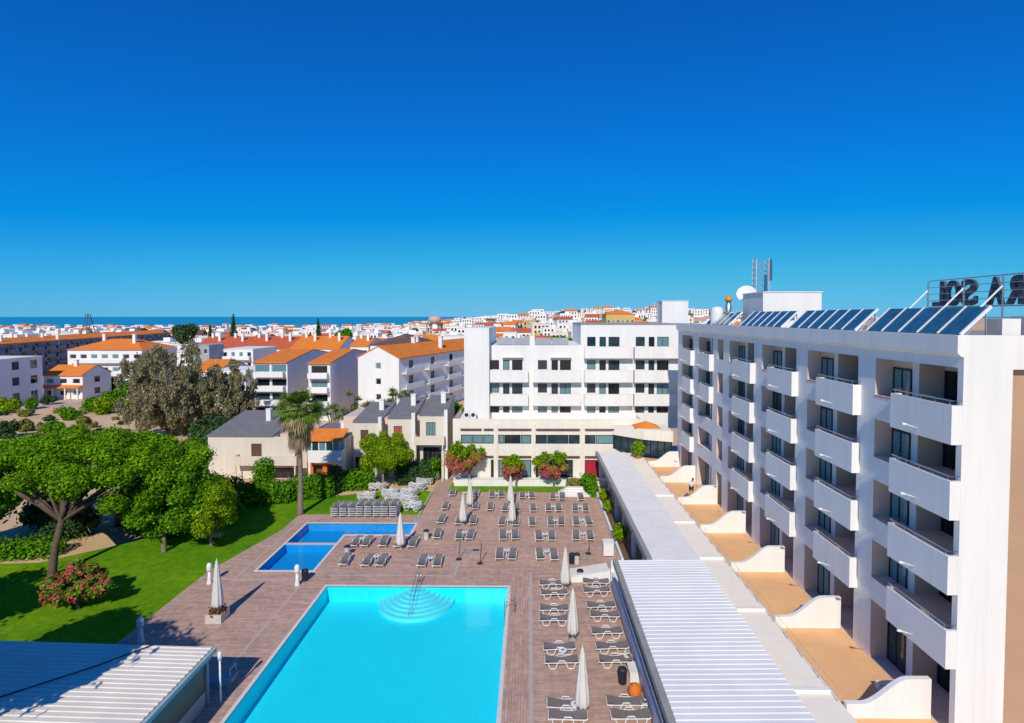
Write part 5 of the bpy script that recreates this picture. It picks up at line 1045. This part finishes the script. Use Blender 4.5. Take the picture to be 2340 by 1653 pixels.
house('tower_house', 'blue-grey narrow block left of the red terrace', 442, 478, 142, 7, 12.4, 12.4, 'flat', 4, 2, 0, wm=MGREY, chim=0)
house('long_apartment_block', 'very long block with shade-darkened wall colour and an orange roof at the left', 0, 0, 0, 170, 11.2, 12.5, 'gable_y', 4, 3, 26, R(13), corner=(-158, 128), w_=17, wm=mat('shaded_grey_render', (0.26, 0.28, 0.32), 0.85, 0.15, 0.2), chim=7, sbal=True)  # wall grey is kept dark to carry the shade of this side
house('apartment_house', 'white apartment block with orange hipped roof in front of the long dark block', 154, 324, 150, 15, 10.8, 13.6, 'hip', 3, 7, 0, chim=2, bal=True, ww=1.8)
h8 = house('small_house', 'small white house with orange gable roof at the edge of the sandy field', 97, 187, 131, 9, 5.7, 7.8, 'gable_x', 2, 3, 1, chim=1, ww=1.8)
m = MB(); W8 = AY(187, 800, 131)[0] - AY(97, 800, 131)[0]; m.prism([(-1.6, 2.8), (-.003, 3.3), (-.003, 3.45), (-1.6, 2.95)], 'x', -.2, W8 + .2); m.build('porch_roof', ORANGE, h8)
for xx in np.linspace(.2, W8 - .3, 4): m = MB(); m.box(xx, xx + .25, -1.5, -1.25, 0, 2.82); m.build('porch_post', WHITE2, h8)
house('flat_roofed_house', 'grey shaded house at the left photo edge', 0, 0, 0, 14, 10.6, 10.6, 'flat', 3, 2, 3, R(2), corner=(-114.5, 113.5), w_=14, wm=WHITE2, rm=MGREY, chim=1)
house('flat_roofed_house', 'tall white house between the wispy trees and the palm', 470, 560, 118, 12, 8.0, 8.0, 'flat', 3, 3, 0, chim=0, bal=True)
house('ochre_block', 'ochre yellow building on the far hillside behind the hotel roof', 1385, 1450, 330, 20, 21.5, 24.5, 'hip', 3, 6, 0, wm=YELLOW, chim=1)
house('white_block', 'white flat block on the hillside left of the hotel roof terrace', 1012, 1062, 190, 14, 13.0, 13.0, 'flat', 4, 4, 0, chim=0)
house('white_block', 'plain white house seen above the roof terrace railing', 1150, 1180, 200, 12, 14.0, 14.0, 'flat', 4, 2, 0, chim=0)
house('pink_block', 'pink low house above the roof terrace railing', 1132, 1172, 170, 12, 9.5, 11, 'gable_x', 3, 3, 0, wm=PINKW, chim=0)
tree('hillside_tree', 'broad green tree above the roof terrace railing', (6, 150), 6, blobs((6.5, 150, 11.5), (6.5, 4, 2.6), 20, 1.8, 130), 6000, .6, L_HEDGE, BARK, .3, seed=130)
tree('hillside_tree', 'second broad green tree right of the roof terrace', (9, 160), 6, blobs((9.5, 160, 10.5), (5, 4, 2.4), 16, 1.6, 131), 4000, .6, L_HEDGE, BARK, .3, seed=131)
# pylon, water tower, tall conifers
x, y, z = AY(201, 718, 330); e = empty('pylon_tower', (x, y, 0)); tag(e, 'dark four-legged lattice tower above the long orange roof', 'tower')
for sxx in (-1, 1):
    for syy in (-1, 1): m = MB(); m.tube([(sxx * 4.2, syy * 3, 0), (sxx * .8, syy * .6, z)], .22, 5); m.build('leg', DGREY, e)
m = MB(); 
for k in range(6): t = k / 6; q = 4.2 - 3.4 * t; m.tube([(-q, -3 + 2.4 * t, z * t), (q, -3 + 2.4 * t, z * t)], .1, 4)
m.build('brace', DGREY, e)
x, y, z = AY(994, 724, 520); e = empty('water_tower', (x, y, 0)); tag(e, 'pale mushroom-shaped water tower on the skyline', 'tower'); m = MB(); m.lathe([(3.2, 0), (2.6, 4), (2.6, z - 7)], 14); m.build('shaft', WHITE2, e, True); m = MB(); m.lathe([(2.6, z - 7.2), (6, z - 4.5), (6.2, z - 1.5), (4.5, z), (.5, z + .8)], 18); m.build('tank', PINKW, e, True)
def conifer(u, vt, y, label, seed, w_=2.6):
    x, _, z = AY(u, vt, y); e = empty('conifer', (x, y, 0)); tag(e, label, 'tree'); m = MB(); m.tube([(0, 0, 0), (0, 0, z)], [.5, .05], 6); m.build('trunk', BARK, e); cl = []; r = random.Random(seed)
    for k in range(16):
        t = k / 15; rad = w_ * (1.05 - t); 
        for j in range(4): a = j * 1.57 + k; cl.append((rad * .6 * math.cos(a), rad * .6 * math.sin(a), z * (.25 + .74 * t), rad * .4 + .1, rad * .4 + .1, .3))
    fast_quads('crown', leaf_cloud(cl, 2600, .6, seed=seed), L_DARK, e)
conifer(533, 719, 260, 'tall tiered conifer on the skyline left of centre', 140); conifer(727, 729, 300, 'smaller tiered conifer on the skyline', 141, 2.4); conifer(480, 745, 250, 'dark slim cypress near the tall conifer', 142, 1.6)
x, y, z = AY(420, 738, 245); tree('town_tree', 'large dark tree above the town roofs at the left', (x, y), 8, blobs((x, y, z - 4.5), (4.6, 4, 4.2), 16, 1.9, 150), 5000, .7, L_DARK, BARK, .4, seed=150)
x, y, z = AY(786, 752, 260); tree('town_tree', 'round green tree above the red terrace roofs', (x, y), 6, blobs((x, y, z - 2.5), (4.5, 3, 2.4), 12, 1.6, 151), 3000, .7, L_HEDGE, BARK, .3, seed=151)

# far town houses
def far_mesh(kind):
    wmat = [WHITE2, WHITE2, CREAM, PINKW, YELLOW, WHITE2][kind]; m = MB(); m.box(-.5, .5, -.4, .4, -.6, 1, 0)
    if kind in (1, 3, 5): m.prism([(-.45, 1.0), (.45, 1.0), (0, 1.32)], 'x', -.54, .54, 1)
    else: m.box(-.52, .52, -.42, .42, 1.0, 1.06, 0); m.box(.1, .35, -.1, .2, 1.06, 1.3, 0)
    for f in range(2):
        for k in range(4): x = -.38 + k * .22; m.box(x, x + .11, -.415, -.395, .2 + f * .42, .42 + f * .42, 2)
    return m.mesh('town_house', wmat, [ORANGE, RED, RED, BROWNROOF, RED, ORANGE][kind], GLASS3)
FM = [far_mesh(k) for k in range(6)]
flab = ['white flat-roofed house in the distant town', 'white orange-roofed house in the distant town', 'cream flat-roofed house in the distant town', 'pink brown-roofed house in the distant town', 'ochre flat-roofed house in the distant town', 'white gabled house with orange tiles in the distant town']
r_ = random.Random(11); spots = []
for tries in range(9000):
    if len(spots) >= 900: break
    u = r_.uniform(-40, 1620) if r_.random() < .9 else r_.uniform(1620, 2080); y = 215 + 1500 * r_.random() ** 1.3; x = (u - 1211) * y / 1250
    if y > coast(u) - 25: continue
    if u < 350 and y < 330: continue
    if 1050 < u and y < 260: continue
    if 430 < u < 800 and y < 230: continue
    if u > 1620 and y < 320: continue
    sc = r_.uniform(9, 17)
    if any(abs(x - a) < (sc + s_) * .5 and abs(y - b) < (sc + s_) * .42 for a, b, s_, _ in spots): continue
    spots.append((x, y, sc, r_.choices(range(6), [13, 2.4, 4, .8, .6, 1.4])[0]))
spots.sort(key=lambda q: q[1])
for i, (x, y, sc, k) in enumerate(spots[:290]):
    o = link('town_house', FM[k], None, (x, y, hgt(x, y)), r_.uniform(-.35, .35)); hz_ = r_.uniform(5.5, 9.5) * (1 if y > 300 else .9); o.scale = (sc, sc, hz_); ua = uof(x, y); ar = ('at the far left of the town' if ua < 350 else 'left of the red terrace' if ua < 480 else 'behind the red terrace' if ua < 790 else 'around the brown hipped roof' if ua < 1000 else 'on the slope left of the hotel roof terrace' if ua < 1180 else 'on the hillside behind the hotel roof' if ua < 1480 else 'on the ridge behind the rooftop boxes')
    lb = ('nearer ' if y < 420 else 'farther ') + flab[k].split(' in ')[0] + ' ' + ar; tag(o, lb, 'house', 'distant town: ' + lb)
big = [MB() for _ in range(3)]
for (x, y, sc, k) in spots[290:]:
    z = hgt(x, y); h = r_.uniform(5, 10); m = big[0]; m.box(x - sc / 2, x + sc / 2, y - sc * .4, y + sc * .4, z - 4, z + h, 0)
    if k in (1, 3, 5): m.prism([(y - sc * .45, z + h), (y + sc * .45, z + h), (y, z + h + 2.2)], 'x', x - sc * .53, x + sc * .53, 1)
    for f in range(2):
        for j in range(4): xx = x - sc * .38 + j * sc * .22; m.box(xx, xx + sc * .1, y - sc * .41, y - sc * .39, z + h * (.2 + .42 * f), z + h * (.42 + .42 * f), 2)
o = big[0].build('far_town', [WHITE2, ORANGE, GLASS3]); o['kind'] = 'stuff'; o['label'] = 'mass of small white houses along the far coast'; o['category'] = 'town'
# far trees as one wood-like mass between the houses
cl = []
for i in range(420):
    u = r_.uniform(-40, 1700); y = 240 + 1300 * r_.random(); x = (u - 1211) * y / 1250
    if y > coast(u) - 20: continue
    if 430 < u < 800 and y < 260: continue
    s = r_.uniform(1.6, 3.4); cl.append((x, y, hgt(x, y) + s * 1.1, s * 1.1, s * 1.1, s))
o = fast_quads('far_trees', leaf_cloud(cl, 36000, 1.1, seed=77), L_DARK); o['kind'] = 'stuff'; o['label'] = 'dark tree crowns scattered through the distant town'; o['category'] = 'trees'
